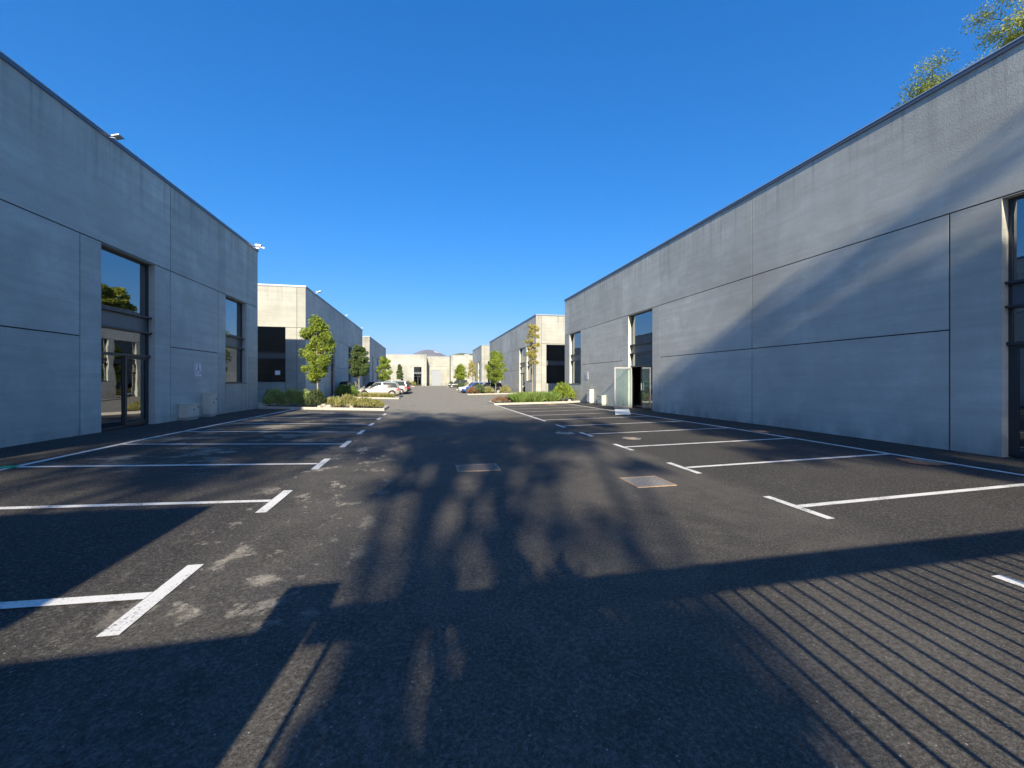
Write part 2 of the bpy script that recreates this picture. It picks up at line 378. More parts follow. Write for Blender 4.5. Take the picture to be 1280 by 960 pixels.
mb = MB(); sheet(mb, -8.94, -7.25, 0, 24.1, .004); sheet(mb, 10.55, 11.94, 0, 29.7, .004); struct(mb.build('pavement', ASPD))

mb = MB(); LW = 0.105
sheet(mb, -7.11, -7.00, 1.2, 24.0, .008)                      # long line by the left building
for k in range(-1, 8):
    y = 3.66 + 2.5 * k
    sheet(mb, -6.995, -2.13, y - LW / 2, y + LW / 2, .008)
    sheet(mb, -2.125, -1.995, y - .52, y + .52, .008)
sheet(mb, 10.30, 10.41, 1.0, 29.6, .008)
for k in range(-1, 10):
    y = 4.62 + 2.5 * k
    if k < 5: sheet(mb, 4.97, 5.09, y - .5, y + .5, .008)
    sheet(mb, 5.10, 10.295, y - LW / 2, y + LW / 2, .008)
sheet(mb, 4.97, 5.09, 16.6, 29.6, .008)
for x0, x1, y in ((-5.9, -4.6, 21.9), (-8.6, -7.9, 25.3), (-8.7, -7.6, 26.6), (3.9, 4.6, 28.3), (6.6, 7.3, 28.4)): sheet(mb, x0, x1, y, y + .12, .008)
for y in (44.2, 46.8, 49.4, 52, 54.6): sheet(mb, -6.9, -2.2, y, y + .1, .008); sheet(mb, 5.2, 10.2, y + 8, y + 8.1, .008)
# green and red surveyor's marks
sheet(mb, -7.25, -7.0, 8.55, 8.75, .012, 1); sheet(mb, -7.9, -7.2, 8.2, 8.28, .012, 2); sheet(mb, -7.75, -7.2, 8.5, 8.56, .012, 2)
struct(mb.build('road_markings', [WHITE, GREEN, RED]))

def island(x0, x1, y0, y1):
    z = min(gz(x0, y0), gz(x1, y0), gz(x0, y1), gz(x1, y1)) - .1
    k = MB(); kw = .16
    def seg(a, b, c, d):
        top = .13
        k.loft([[(a, c, z), (b, c, z), (b, d, z), (a, d, z)], [(a, c, gz(a, c) + top), (b, c, gz(b, c) + top), (b, d, gz(b, d) + top), (a, d, gz(a, d) + top)]])
    L = []
    n = max(1, int((x1 - x0) / 1.0)); st = (x1 - x0) / n
    for i in range(n):
        a, b = x0 + i * st + .004, x0 + (i + 1) * st - .004
        seg(a, b, y0, y0 + kw); seg(a, b, y1 - kw, y1)
    n = max(1, int((y1 - y0 - 2 * kw) / 1.0)); st = (y1 - y0 - 2 * kw) / n
    for i in range(n):
        a, b = y0 + kw + i * st + .004, y0 + kw + (i + 1) * st - .004
        seg(x0, x0 + kw, a, b); seg(x1 - kw, x1, a, b)
    struct(k.build('kerb', KERB, bevel=.015))
    s = MB(); N = 14
    for i in range(N):
        for j in range(6):
            P = []
            for (ii, jj) in ((i, j), (i + 1, j), (i + 1, j + 1), (i, j + 1)):
                x = x0 + kw + (x1 - x0 - 2 * kw) * ii / N; y = y0 + kw + (y1 - y0 - 2 * kw) * jj / 6
                P.append((x, y, gz(x, y) + .09 + .05 * math.sin(x * 2.3 + y) * math.sin(y * 2.1)))
            s.face(P)
    struct(s.build('planting_bed', SOIL))
ISL = [(-8.9, -2.35, 23.9, 26.9), (-8.3, -2.5, 38.8, 41.2), (-8.6, -2.5, 62.5, 65), (-8.6, -2.7, 99, 102),
       (5.0, 11.9, 29.75, 33.2), (5.0, 11.3, 50.0, 52.0), (5.3, 11.0, 73, 76), (5.3, 11.0, 104, 107)]
for a in ISL: island(*a)

# ------------------------------------------------------------------ ground fittings
def drain():
    x, y = 1.0, 7.95; z = gz(x, y)
    t = empty('drain_grate', (x, y, z), 0, 'rusty slotted drain grate in the middle of the lane', 'drain grate')
    f = MB()
    for a in ((-.42, .42, -.30, -.26), (-.42, .42, .26, .30), (-.42, -.38, -.26, .26), (.38, .42, -.26, .26), (-.015, .015, -.26, .26)): f.box(*a, -.03, .012)
    f.build('grate_frame', IRON, t)
    b = MB()
    for i in range(22):
        u = -.36 + i * .0343
        if abs(u) > .03: b.bar((u, -.26, .003), (u, .26, .003), .016, .02)
    b.build('grate_bars', IRON, t)
    p = MB(); p.face([(-.38, -.26, .002), (.38, -.26, .002), (.38, .26, .002), (-.38, .26, .002)]); p.build('grate_pit', BLACKP, t)
drain()
def cover(x, y, sx, sy, label, rz=0.0):
    z = gz(x, y)
    t = empty('manhole_cover', (x, y, z + .004), rz, label, 'manhole cover')
    f = MB(); f.box(-sx, sx, -sy, -sy + .04, -.02, .008); f.box(-sx, sx, sy - .04, sy, -.02, .008); f.box(-sx, -sx + .04, -sy + .04, sy - .04, -.02, .008); f.box(sx - .04, sx, -sy + .04, sy - .04, -.02, .008)
    f.build('cover_frame', IRON, t)
    p = MB(); p.box(-sx + .045, sx - .045, -sy + .045, sy - .045, -.02, .006)
    for i in range(6):
        for j in range(5):
            u, v = -sx + .1 + (2 * sx - .2) * i / 5, -sy + .1 + (2 * sy - .2) * j / 4
            p.bar((u - .03, v - .02, .008), (u + .03, v + .02, .008), .01, .006)
    p.build('cover_plate', PALEMET, t)
cover(3.74, 6.3, .36, .33, 'square pale dusty steel cover in the asphalt right of the lane')
def collar(x, y, r, label, mat, seed):
    q = random.Random(seed); z = gz(x, y) + .010
    t = empty('manhole_ring', (x, y, z), 0, label, 'manhole')
    m = MB(); n = 26; ring = [(math.cos(i / n * 6.283) * r * q.uniform(.7, 1.2), math.sin(i / n * 6.283) * r * q.uniform(.7, 1.2), .0) for i in range(n)]
    for i in range(n): m.face([(0, 0, .004), ring[i], ring[(i + 1) % n]])
    m.build('mortar_collar', mat, t)
    c = MB(); n = 20
    c.loft([[(math.cos(i / n * 6.283) * r * .5, math.sin(i / n * 6.283) * r * .5, zz) for i in range(n)] for zz in (.0, .012)])
    c.build('lid', IRON, t)
collar(4.45, 12.55, .34, 'small iron lid with sandy mortar beside the fourth right bay line', STONE, 1)
collar(5.95, 10.9, .30, 'small iron lid inside the third right bay', PALEMET, 2)
collar(10.1, 6.3, .42, 'iron lid in rust red mortar by the right line near the dark tall window', RUST, 3)
collar(9.0, 28.3, .5, 'low orange red patch round an iron lid beside the right kerb', RUST, 4)
collar(10.6, 11.0, .28, 'rust red mortar ring on the dark strip against the right wall', RUST, 5)

# ------------------------------------------------------------------ buildings
TOP, J1, J2, OT = 8.68, 5.65, 2.93, 5.62
JW = .032
def facade(kind, plane, n, u0, u1, openings, vj, hj, base=-.6, top=TOP):
    """height-field wall: kind 'x' = plane X const (u=Y), 'y' = plane Y const (u=X); n = outward sign"""
    jr = [(u - JW / 2, u + JW / 2, a, b) for u, a, b in vj] + [(a, b, z - JW / 2, z + JW / 2) for a, b, z in hj]
    us = sorted({round(x, 4) for x in [u0, u1] + [q for r in openings + jr for q in r[:2]] if u0 <= x <= u1})
    zs = sorted({round(x, 4) for x in [base, top] + [q for r in openings + jr for q in r[2:4]] if base <= x <= top})
    def P(u, z, d): return (plane - n * d, u, z) if kind == 'x' else (u, plane - n * d, z)
    def dep(i, j):
        if i < 0 or j < 0 or i >= len(us) - 1 or j >= len(zs) - 1: return 0.0
        u, z = (us[i] + us[i + 1]) / 2, (zs[j] + zs[j + 1]) / 2
        for r in openings:
            if r[0] < u < r[1] and r[2] < z < r[3]: return .30
        for r in jr:
            if r[0] < u < r[1] and r[2] < z < r[3]: return .025
        return 0.0
    mb = MB(); vjs = sorted([u for u, a, b in vj])
    for i in range(len(us) - 1):
        for j in range(len(zs) - 1):
            d = dep(i, j); a, b, c, e = us[i], us[i + 1], zs[j], zs[j + 1]
            um, zm = (a + b) / 2, (c + e) / 2
            pid = sum(um > q for q in vjs) * 3 + (zm > J1) * 2 + (zm > J2); val = random.Random(int(pid * 77 + plane * 13)).random()
            if d < .2:
                mb.face([P(a, c, d), P(b, c, d), P(b, e, d), P(a, e, d)], 0 if d == 0 else 1, val)
            d2 = dep(i + 1, j)
            if abs(d2 - d) > 1e-4 and i < len(us) - 2: mb.face([P(b, c, d), P(b, c, d2), P(b, e, d2), P(b, e, d)], 0, val)
            d2 = dep(i, j + 1)
            if abs(d2 - d) > 1e-4 and j < len(zs) - 2: mb.face([P(a, e, d), P(a, e, d2), P(b, e, d2), P(b, e, d)], 0, val)
    return mb
def glazing(root, off, kind, plane, n, u0, u1, z0, z1, style, zg):
    """aluminium frame (window) > pane, spandrel, door"""
    def B(mb, a, b, d0, d1, c, e, mat=0):
        p, q = sorted((plane - n * d0, plane - n * d1))
        if kind == 'x': mb.box(p, q, a, b, c, e, mat)
        else: mb.box(a, b, p, q, c, e, mat)
    z0 = zg if z0 < .5 else z0
    T1, T0, DH = 3.80, 3.34, 2.50
    f = MB(); fw = .055
    B(f, u0, u0 + fw, .19, .27, z0, z1); B(f, u1 - fw, u1, .19, .27, z0, z1)
    B(f, u0 + fw, u1 - fw, .19, .27, z1 - fw, z1); B(f, u0 + fw, u1 - fw, .19, .27, z0, z0 + (.04 if style != 'win' else fw))
    for zt in (T0 - .05, T1): B(f, u0 + .003, u1 - .003, .08, .268, zt, zt + .05)
    if style == 'door': B(f, u0 + .003, u1 - .003, .12, .268, DH, DH + .07)
    if style == 'wide':
        mid = (u0 + u1) / 2; B(f, mid - .03, mid + .03, .195, .265, T1 + .05, z1 - fw)
    if style == 'win':
        B(f, u0 - .02, u1 + .02, -.02, .18, z0 - .035, z0 - .003)
    fo = f.build('window', FRAME, root, off)
    g = MB()
    B(g, u0 + fw, u1 - fw, .222, .234, T1 + .05, z1 - fw); B(g, u0 + fw, u1 - fw, .222, .234, (DH + .07) if style in ('door', 'open') else z0 + fw, T0 - .05)
    g.build('pane', GLASS if kind == 'x' else YGLASS, fo, off)
    s = MB(); B(s, u0 + fw, u1 - fw, .20, .26, T0, T1); s.build('spandrel', SPAND, fo, off)
    if style == 'door':
        dz0, dz1 = z0 + .04, DH
        a, b = u0 + fw, u1 - fw; mid = a + (b - a) * .52
        d = MB()
        B(d, mid - .05, mid - .003, .20, .26, dz0, dz1); B(d, mid + .003, mid + .10, .18, .25, dz0, dz1)
        B(d, b - .09, b - .002, .18, .25, dz0, dz1); B(d, mid + .10, b - .09, .18, .25, dz0, dz0 + .10); B(d, mid + .10, b - .09, .18, .25, dz1 - .08, dz1)
        do = d.build('door', FRAME, root, off)
        g = MB(); B(g, a, mid - .05, .222, .232, dz0, dz1); B(g, mid + .10, b - .09, .212, .222, dz0 + .10, dz1 - .08)
        g.build('pane', GLASS if kind == 'x' else YGLASS, do, off)
        h = MB(); B(h, mid + .03, mid + .055, .12, .18, 1.02 + zg, 1.06 + zg); B(h, mid + .03, mid + .17, .115, .135, 1.03 + zg, 1.05 + zg)
        h.build('handle', GALV, do, off)
def building(label, X0, X1, Y0, Y1, street, st_open, st_vj, st_hj, fr_open=(), fr_vj=(), fr_hj=(), top=TOP, name='warehouse', group='concrete warehouse units'):
    """street: +1 street facade at X1 facing +X, -1 street facade at X0 facing -X"""
    n = street; plane = X1 if n > 0 else X0
    off = ((X0 + X1) / 2, Y0, 0); root = empty(name, off, 0, label, 'warehouse', group)
    mb = facade('x', plane, n, Y0, Y1, [o[:4] for o in st_open], st_vj, st_hj, top=top); mb.build('wall', [CONC, JOINT], root, off, 'panel')
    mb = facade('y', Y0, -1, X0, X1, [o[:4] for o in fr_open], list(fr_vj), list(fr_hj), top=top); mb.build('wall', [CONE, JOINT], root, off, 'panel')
    o = MB(); bx = X0 if n > 0 else X1
    o.face([(bx, Y0, -.6), (bx, Y1, -.6), (bx, Y1, top), (bx, Y0, top)]); o.face([(X0, Y1, -.6), (X1, Y1, -.6), (X1, Y1, top), (X0, Y1, top)])
    o.build('wall', [CONC], root, off, 'panel')
    r = MB(); r.face([(X0, Y0, top - .6), (X1, Y0, top - .6), (X1, Y1, top - .6), (X0, Y1, top - .6)]); r.build('roof', ROOFM, root, off)
    i = MB(); e = .31
    i.face([(X0 + e, Y0 + e, .17), (X1 - e, Y0 + e, .17), (X1 - e, Y1 - e, .17), (X0 + e, Y1 - e, .17)])
    for z in (3.3, 3.62): i.face([(X0 + e + (3.2 if n < 0 else 0), Y0 + 3.2, z), (X1 - e - (3.2 if n > 0 else 0), Y0 + 3.2, z), (X1 - e - (3.2 if n > 0 else 0), Y1 - e, z), (X0 + e + (3.2 if n < 0 else 0), Y1 - e, z)])
    for k in range(int((Y1 - Y0) / 6)):
        yy = Y0 + 3 + k * 6; i.box(X0 + e, X1 - e, yy - .12, yy + .12, top - 1.3, top - .65)
        i.box(plane - n * 3.6 - .2, plane - n * 3.6 + .2, yy - .2, yy + .2, .17, 3.3)
    i.build('interior', INNER, root, off)
    c = MB(); t = .10
    def rim(x0, x1, y0, y1): 
        c.box(x0, x1, y0, y1, top + .002, top + .10, 0); c.box(x0 - .01, x1 + .01, y0 - .01, y1 + .01, top + .10, top + .125, 1)
    rim(X0 - .04, X0 + .3, Y0 - .04, Y1 + .04); rim(X1 - .3, X1 + .04, Y0 - .04, Y1 + .04)
    rim(X0 + .32, X1 - .32, Y0 - .04, Y0 + .3); rim(X0 + .32, X1 - .32, Y1 - .3, Y1 + .04)
    c.build('coping', [COPING, COPTOP], root, off)
    for op in st_open:
        glazing(root, off, 'x', plane, n, *op[:4], op[4], gz(plane, (op[0] + op[1]) / 2) + .02)
    for op in fr_open:
        if op[4] != 'shutter': glazing(root, off, 'y', Y0, -1, *op[:4], op[4], gz((op[0] + op[1]) / 2, Y0) + .02)
    return root, off
# near left
building('blue grey shaded concrete warehouse filling the left edge, two tall glazed bays and a floodlight', -30, -8.95, 1.0, 24.1, 1,
         [(13.43, 15.72, -.6, OT, 'door'), (20.56, 22.72, 1.60, OT, 'win')],
         [(3.6, -.6, TOP), (12.72, -.6, J1), (16.54, -.6, TOP), (19.89, -.6, J1), (22.95, -.6, J1), (20.54, -.6, 1.56), (22.74, -.6, 1.56)],
         [(1.0, 24.1, J1), (1.0, 12.72, J2), (16.54, 19.89, J2)])
building('long grey warehouse at right edge with diagonal tree shadow and an open glass door', 11.95, 26.5, -6, 33.56, -1,
         [(3.6, 6.13, -.6, OT, 'door'), (19.56, 22.2, -.6, OT, 'open'), (29.82, 32.35, 1.42, OT, 'win')],
         [(2.9, -.6, J1), (7.0, -.6, J1), (12.8, -.6, TOP), (18.86, -.6, J1), (22.95, -.6, TOP), (29.6, -.6, J1), (32.55, -.6, J1), (29.84, -.6, 1.38)],
         [(-6, 33.56, J1), (7.0, 18.86, J2), (22.95, 29.6, J2)])
building('second warehouse on the left, pale sunlit end wall with big dark window', -34, -8.9, 32.72, 60.1, 1,
         [(33.7, 35.5, 1.6, OT, 'win'), (40.9, 42.6, -.6, OT, 'door'), (49.7, 52.0, -.6, OT, 'door')],
         [(36.2, -.6, J1), (40.3, -.6, TOP), (43.2, -.6, J1), (49.0, -.6, TOP), (52.6, -.6, J1)], [(32.72, 60.1, J1), (36.2, 40.3, J2), (43.2, 49.0, J2), (52.6, 60.1, J2)],
         [(-15.8, -10.28, 1.56, 5.68, 'wide')], [(-9.5, -.6, TOP), (-10.27, -.6, 1.5)], [(-10.28, -8.9, J1)])
building('second warehouse on the right behind tall grasses, bright corner pier and dark end window', 11.6, 30, 41.79, 74.3, -1,
         [(42.8, 45.9, 1.6, OT, 'win'), (46.6, 49.7, -.6, OT, 'door'), (62.0, 64.0, -.6, OT, 'door')],
         [(50.3, -.6, TOP), (46.25, -.6, TOP), (61.0, -.6, TOP), (55.6, -.6, TOP)], [(41.79, 74.3, J1), (50.3, 61, J2)],
         [(12.76, 18.5, 1.3, 5.55, 'wide')], [(12.2, -.6, TOP), (12.75, -.6, 1.25)], [(12.2, 30, J1)])
building('third warehouse on the left, narrow sunlit end and dark window strips', -34, -9.1, 68.97, 96, 1,
         [(72.2, 74.0, -.6, OT, 'win'), (79, 81.0, -.6, OT, 'door'), (88, 90.5, -.6, OT, 'door')], [(76, -.6, TOP), (84, -.6, TOP)], [(68.97, 96, J1)],
         [(-15, -11.5, 1.6, 5.6, 'wide')], [(-9.8, -.6, TOP)], [(-11.5, -9.1, J1)])
building('third warehouse on the right, small and partly hidden by a green tree', 11.1, 30, 81.74, 98, -1,
         [(85.2, 87.5, -.6, OT, 'door'), (94, 96, -.6, OT, 'win')], [(89, -.6, TOP)], [(81.74, 98, J1)],
         [(12.4, 16, -.6, 5.5, 'wide')], [(11.7, -.6, TOP)], [(16.2, 30, J1)])
building('sunlit cream concrete unit closing the street at left, with one blue glazed bay', -45, 0.05, 117, 135, 1, [], [], [(117, 135, J1)],
         [(-3.5, -1.35, -.6, 5.3, 'door'), (-22, -19, -.6, 5.3, 'door')], [(-4.2, -.6, J1), (-.6, -.6, TOP), (-12, -.6, TOP)], [(-45, .05, J1)])
mid, moff = building('slightly lower middle unit closing the street with a grey roller door', .05, 6.95, 124, 136, 1, [], [], [],
         [(1.6, 4.35, -.6, 4.6, 'shutter')], [], [(.1, 6.9, J1)], top=8.6)
building('sunlit cream unit closing the street at right behind small trees', 6.95, 48, 117, 135, -1, [], [], [(117, 135, J1)],
         [(8.7, 10.9, 1.5, 5.3, 'win'), (24, 27, -.6, 5.3, 'door')], [(7.5, -.6, TOP), (11.6, -.6, J1), (18, -.6, TOP)], [(6.95, 48, J1)])
m = MB()
for i in range(14): m.box(1.6, 4.35, 124.14, 124.20, -.2 + i * .343, -.2 + i * .343 + .325)
m.box(1.6, 4.35, 124.2, 124.22, -.2, 4.6)
m.build('roller_door', SHUT, mid, moff)
# raised roof edge light on the last unit: vents on roofs
vent_src = None
for (x, y) in ((12, 122), (15.5, 124), (20, 121)):
    if vent_src is None:
        t = empty('roof_vent', (x, y, 8.1), 0, 'leftmost small vent on the roof of the last right unit', 'roof vent', 'roof vents on the last unit')
        m = MB(); m.box(-.6, .6, -.5, .5, 0, 1.0); m.build('vent_body', GALV, t)
        m = MB(); m.box(-.75, .75, -.65, .65, 1.0, 1.12); m.build('vent_cap', COPTOP, t); vent_src = t
    else: copy_thing(vent_src, (x, y, 8.1), 0, 'middle small vent on the roof of the last right unit' if x < 18 else 'rightmost small vent on the roof of the last right unit')

# open door leaf of the right warehouse (its own opening has frame + second leaf)
XR = 11.95; zg = gz(XR, 21) + .02
def open_bay():
    # second leaf and transom inside the open bay
    root = bpy.data.objects['warehouse.001']; off = tuple(root.location)
    f = MB()
    f.box(XR + .12, XR + .268, 19.563, 22.197, 2.50, 2.57); f.box(XR + .20, XR + .26, 21.02, 21.09, zg, 2.5)
    f.box(XR + .20, XR + .26, 19.62, 19.70, zg, 2.5); f.box(XR + .20, XR + .26, 19.7, 21.02, zg + .01, zg + .1)
    fo = f.build('door', FRAME, root, off)
    g = MB(); g.box(XR + .222, XR + .232, 19.70, 21.02, zg + .1, 2.5); g.build('pane', GLASS, fo, off)
    h = MB(); h.bar((XR + .15, 20.96, 1.15), (XR + .15, 20.96, 1.55), .03); h.bar((XR + .15, 20.96, 1.2), (XR + .2, 20.96, 1.2), .02); h.bar((XR + .15, 20.96, 1.5), (XR + .2, 20.96, 1.5), .02)
    h.build('handle', GALV, fo, off)
    # the leaf standing open, hinged at Y = 22.1, square to the wall
    d = MB(); Y = 22.08; x1 = XR + .16; x0 = XR - .98
    d.box(x0, x0 + .08, Y - .025, Y + .025, zg, 2.5); d.box(x1 - .08, x1, Y - .025, Y + .025, zg, 2.5)
    d.box(x0 + .08, x1 - .08, Y - .025, Y + .025, zg, zg + .12); d.box(x0 + .08, x1 - .08, Y - .025, Y + .025, 2.42, 2.5)
    do = d.build('door', GALV, root, off); do['label'] = 'glass door leaf standing open into the car park'
    g = MB(); g.box(x0 + .08, x1 - .08, Y - .006, Y + .006, zg + .12, 2.42); g.build('pane', DGLASS, do, off)
    h = MB(); h.box(x0 + .02, x0 + .05, Y - .09, Y - .05, 1.1, 1.14); h.box(x0 + .02, x0 + .15, Y - .09, Y - .075, 1.11, 1.13); h.build('handle', GALV, do, off)
for o in bpy.data.objects['warehouse.001'].children:
    if o.name.startswith('window') and False: pass
open_bay()
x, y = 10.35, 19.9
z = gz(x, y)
t = empty('sun_patch_slab', (x, y, z), 0, 'pale slab standing in for sunlight reflected onto the asphalt by the open glass door', 'reflected sun patch')  # white slab shaped like the sun patch reflected by the glass door
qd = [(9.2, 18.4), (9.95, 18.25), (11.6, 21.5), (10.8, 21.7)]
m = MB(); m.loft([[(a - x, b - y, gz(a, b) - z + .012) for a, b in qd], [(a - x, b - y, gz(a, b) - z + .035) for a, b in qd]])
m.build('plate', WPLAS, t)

# ------------------------------------------------------------------ wall fittings
def cabinet(name, x, y, z, n, w, d, h, label, legs=.1):
    t = empty(name, (x, y, z), 0 if n > 0 else math.pi, label, 'utility cabinet', 'utility cabinets against the walls')
    b = MB(); b.box(.01, d, -w / 2, w / 2, legs, h - .03); b.build('body', CREAM, t, bevel=.008)
    l = MB(); l.loft([[(.005, -w / 2 - .02, h - .03), (d + .03, -w / 2 - .02, h - .03), (d + .03, w / 2 + .02, h - .03), (.005, w / 2 + .02, h - .03)],
                      [(.005, -w / 2 - .02, h + .01), (d + .03, -w / 2 - .02, h - .01), (d + .03, w / 2 + .02, h - .01), (.005, w / 2 + .02, h + .01)]])
    l.build('lid', CREAM, t)
    dd = MB(); dd.box(d, d + .012, -w / 2 + .025, w / 2 - .025, legs + .04, h - .06); do = dd.build('door', CREAM, t, bevel=.004)
    k = MB(); k.box(d + .012, d + .024, -.02, .02, h * .55, h * .55 + .07); k.box(d + .012, d + .02, w / 2 - .12, w / 2 - .05, h * .7, h * .7 + .05); k.build('lock', BLACKP, do)
    p = MB(); p.box(.02, d - .02, -w / 2 + .03, w / 2 - .03, -.05, legs); p.build('plinth', KERB, t)
cabinet('meter_cabinet', -8.95, 17.35, gz(-8.95, 17.3), 1, .74, .32, .62, 'low wide beige meter cabinet against the left wall')
cabinet('meter_cabinet', -8.95, 18.85, gz(-8.95, 18.9), 1, .55, .30, .98, 'tall slim beige meter cabinet below the wheelchair sign')
cabinet('meter_cabinet', XR, 27.6, gz(XR, 27.6), -1, .55, .30, 1.05, 'tall slim cream cabinet on the right wall below the blue sign')
cabinet('meter_cabinet', XR, 25.6, gz(XR, 25.5), -1, .74, .32, .68, 'low cream cabinet beside the open glass door')
def sign(x, y, z, n, label):
    t = empty('wheelchair_sign', (x, y, z), 0 if n > 0 else math.pi, label, 'sign', 'wheelchair parking signs')
    p = MB(); p.box(.004, .02, -.27, .27, -.29, .29); p.build('plate', WPLAS, t, bevel=.006)
    b = MB()
    for a in ((-.24, .24, -.26, -.242), (-.24, .24, .242, .26), (-.24, -.222, -.242, .242), (.222, .24, -.242, .242)): b.box(.02, .024, *a)
    def rod(pts, r=.010):
        for a, c in zip(pts, pts[1:]): b.bar((.023, *a), (.023, *c), r * 2, .006)
    # pictogram (mirrored so that it reads correctly from the street)
    hd = [(.024, -.02 + .035 * math.cos(k * .5236), .16 + .035 * math.sin(k * .5236)) for k in range(12)]; b.face(hd)
    b.face([(p[0], p[1], p[2]) for p in hd])
    rod([(-.02, .12), (-.015, -.02), (.08, -.02), (.11, -.14), (.15, -.13)])
    rod([(-.018, .06), (.07, .06)])
    rod([(-.01 + .115 * math.cos(a), -.07 + .115 * math.sin(a)) for a in np.linspace(R(110), R(335), 14)], .009)
    b.build('pictogram', SBLUE, t)
sign(-8.95, 18.3, 2.14, 1, 'white and blue wheelchair sign on the left wall above the beige cabinets')
sign(XR, 28.6, 2.05, -1, 'blue wheelchair sign on the far end of the right wall')
def flood(x, y, z, label, s=1.0):
    t = empty('floodlight', (x, y, z), 0, label, 'floodlight', 'floodlights on the roof edges')
    a = MB(); a.bar((-.15, -.25, .0), (.12, -.25, .03), .04); a.bar((.12, -.25, .03), (.34, .02, .16), .05, .03); a.build('arm', WPLAS, t)
    h = MB(); h.loft([[(.20, -.2, .17), (.62, -.2, .30), (.60, -.2, .36), (.18, -.2, .23)], [(.20, .32, .17), (.62, .32, .30), (.60, .32, .36), (.18, .32, .23)]])
    h.build('lamp_head', GALV, t)
    g = MB(); g.loft([[(.25, -.14, .175), (.56, -.14, .272), (.56, -.14, .28), (.25, -.14, .19)], [(.25, .26, .175), (.56, .26, .272), (.56, .26, .28), (.25, .26, .19)]]); g.build('lamp_glass', LAMPG, t)
    t.scale = (s, s, s); return t
flood(-8.95, 13.75, TOP + .03, 'white armed floodlight on the near left roof edge', .44)
flood(-8.9, 35.4, TOP + .08, 'first small floodlight on the second left roof edge', .7)
flood(-8.9, 47.5, TOP + .1, 'second small floodlight further along the second left roof', .5)
flood(-8.9, 58.6, TOP + .1, 'farthest small floodlight at the end of the second left roof', .45)
t = empty('security_camera', (-8.95, 23.75, TOP + .06), 0, 'white security cameras on bracket at the corner of the left roof', 'security camera')
m = MB(); m.bar((-.1, 0, .05), (.22, 0, .05), .05); m.bar((.1, 0, .05), (.1, 0, .2), .04); m.build('bracket', WPLAS, t)
m = MB(); m.tube([(.05, -.05, .2), (.38, -.2, .12)], [.055, .06], 10); m.tube([(.05, .1, .2), (.34, .3, .14)], [.05, .055], 10); m.build('camera_body', WPLAS, t)
m = MB(); m.tube([(.375, -.197, .121), (.39, -.205, .117)], .045, 10); m.build('lens', BLACKP, t)
o = MB(); o.box(-11.05, -10.7, 32.9, 32.905, 2.1, 2.42); o = o.build('paper_notice', WPLAS); tag(o, 'white sheet of paper behind the big dark end window on the left', 'notice')

# ------------------------------------------------------------------ vegetation
def leaves(centers, per, size, seed, mat_bias=0.0, droop=0.0, shell=0.5):
    """centers: list of (x,y,z,rx,ry,rz). returns verts, faces, vals"""
    r = np.random.RandomState(seed); V = []; vals = []
    for (cx, cy, cz, rx, ry, rz) in centers:
        n = per; d = r.normal(size=(n, 3)); d /= np.linalg.norm(d, axis=1)[:, None]
        rad = (shell + (1 - shell) * r.rand(n)) ** .7
        p = d * rad[:, None] * np.array([rx, ry, rz]) + np.array([cx, cy, cz])
        a = r.normal(size=(n, 3)); a[:, 2] -= droop; a /= np.linalg.norm(a, axis=1)[:, None]
        b = np.cross(a, r.normal(size=(n, 3))); b /= np.linalg.norm(b, axis=1)[:, None]
        s = size * (.6 + .8 * r.rand(n))[:, None]
        V.append(np.stack([p - a * s, p + b * s * .45, p + a * s, p - b * s * .45], 1))
        cl = r.rand() * .5
        vals.append(np.clip(cl + .5 * r.rand(n), 0, 1))
    V = np.concatenate(V).reshape(-1, 3); vals = np.concatenate(vals)
    return V, vals
def leaf_obj(name, V, vals, mat, parent=None):
    n = len(V) // 4; me = bpy.data.meshes.new(name)
    me.vertices.add(len(V)); me.vertices.foreach_set('co', V.ravel().astype(np.float32))
    me.loops.add(n * 4); me.loops.foreach_set('vertex_index', np.arange(n * 4, dtype=np.int32))
    me.polygons.add(n); me.polygons.foreach_set('loop_start', np.arange(0, n * 4, 4, dtype=np.int32)); me.polygons.foreach_set('loop_total', np.full(n, 4, dtype=np.int32))
    me.materials.append(mat); a = me.attributes.new('leafvar', 'FLOAT', 'FACE'); a.data.foreach_set('value', vals.astype(np.float32)); me.update(calc_edges=True); me.validate()
    o = bpy.data.objects.new(name, me); COL.objects.link(o)
    if parent: o.parent = parent
    return o
def limb(mb, a, b, r0, r1, q, bend=.12, n=5):
    a = np.array(a, float); b = np.array(b, float); L = np.linalg.norm(b - a); pts = []; off = np.zeros(3)
    for k in range(n + 1):
        t = k / n
        if 0 < k < n: off += np.array([q.uniform(-1, 1), q.uniform(-1, 1), q.uniform(-.5, .5)]) * L * bend / n
        pts.append(a + (b - a) * t + off * (1 if k < n else 0.0))
    mb.tube(pts, [r0 + (r1 - r0) * k / n for k in range(n + 1)], 8)
    return pts
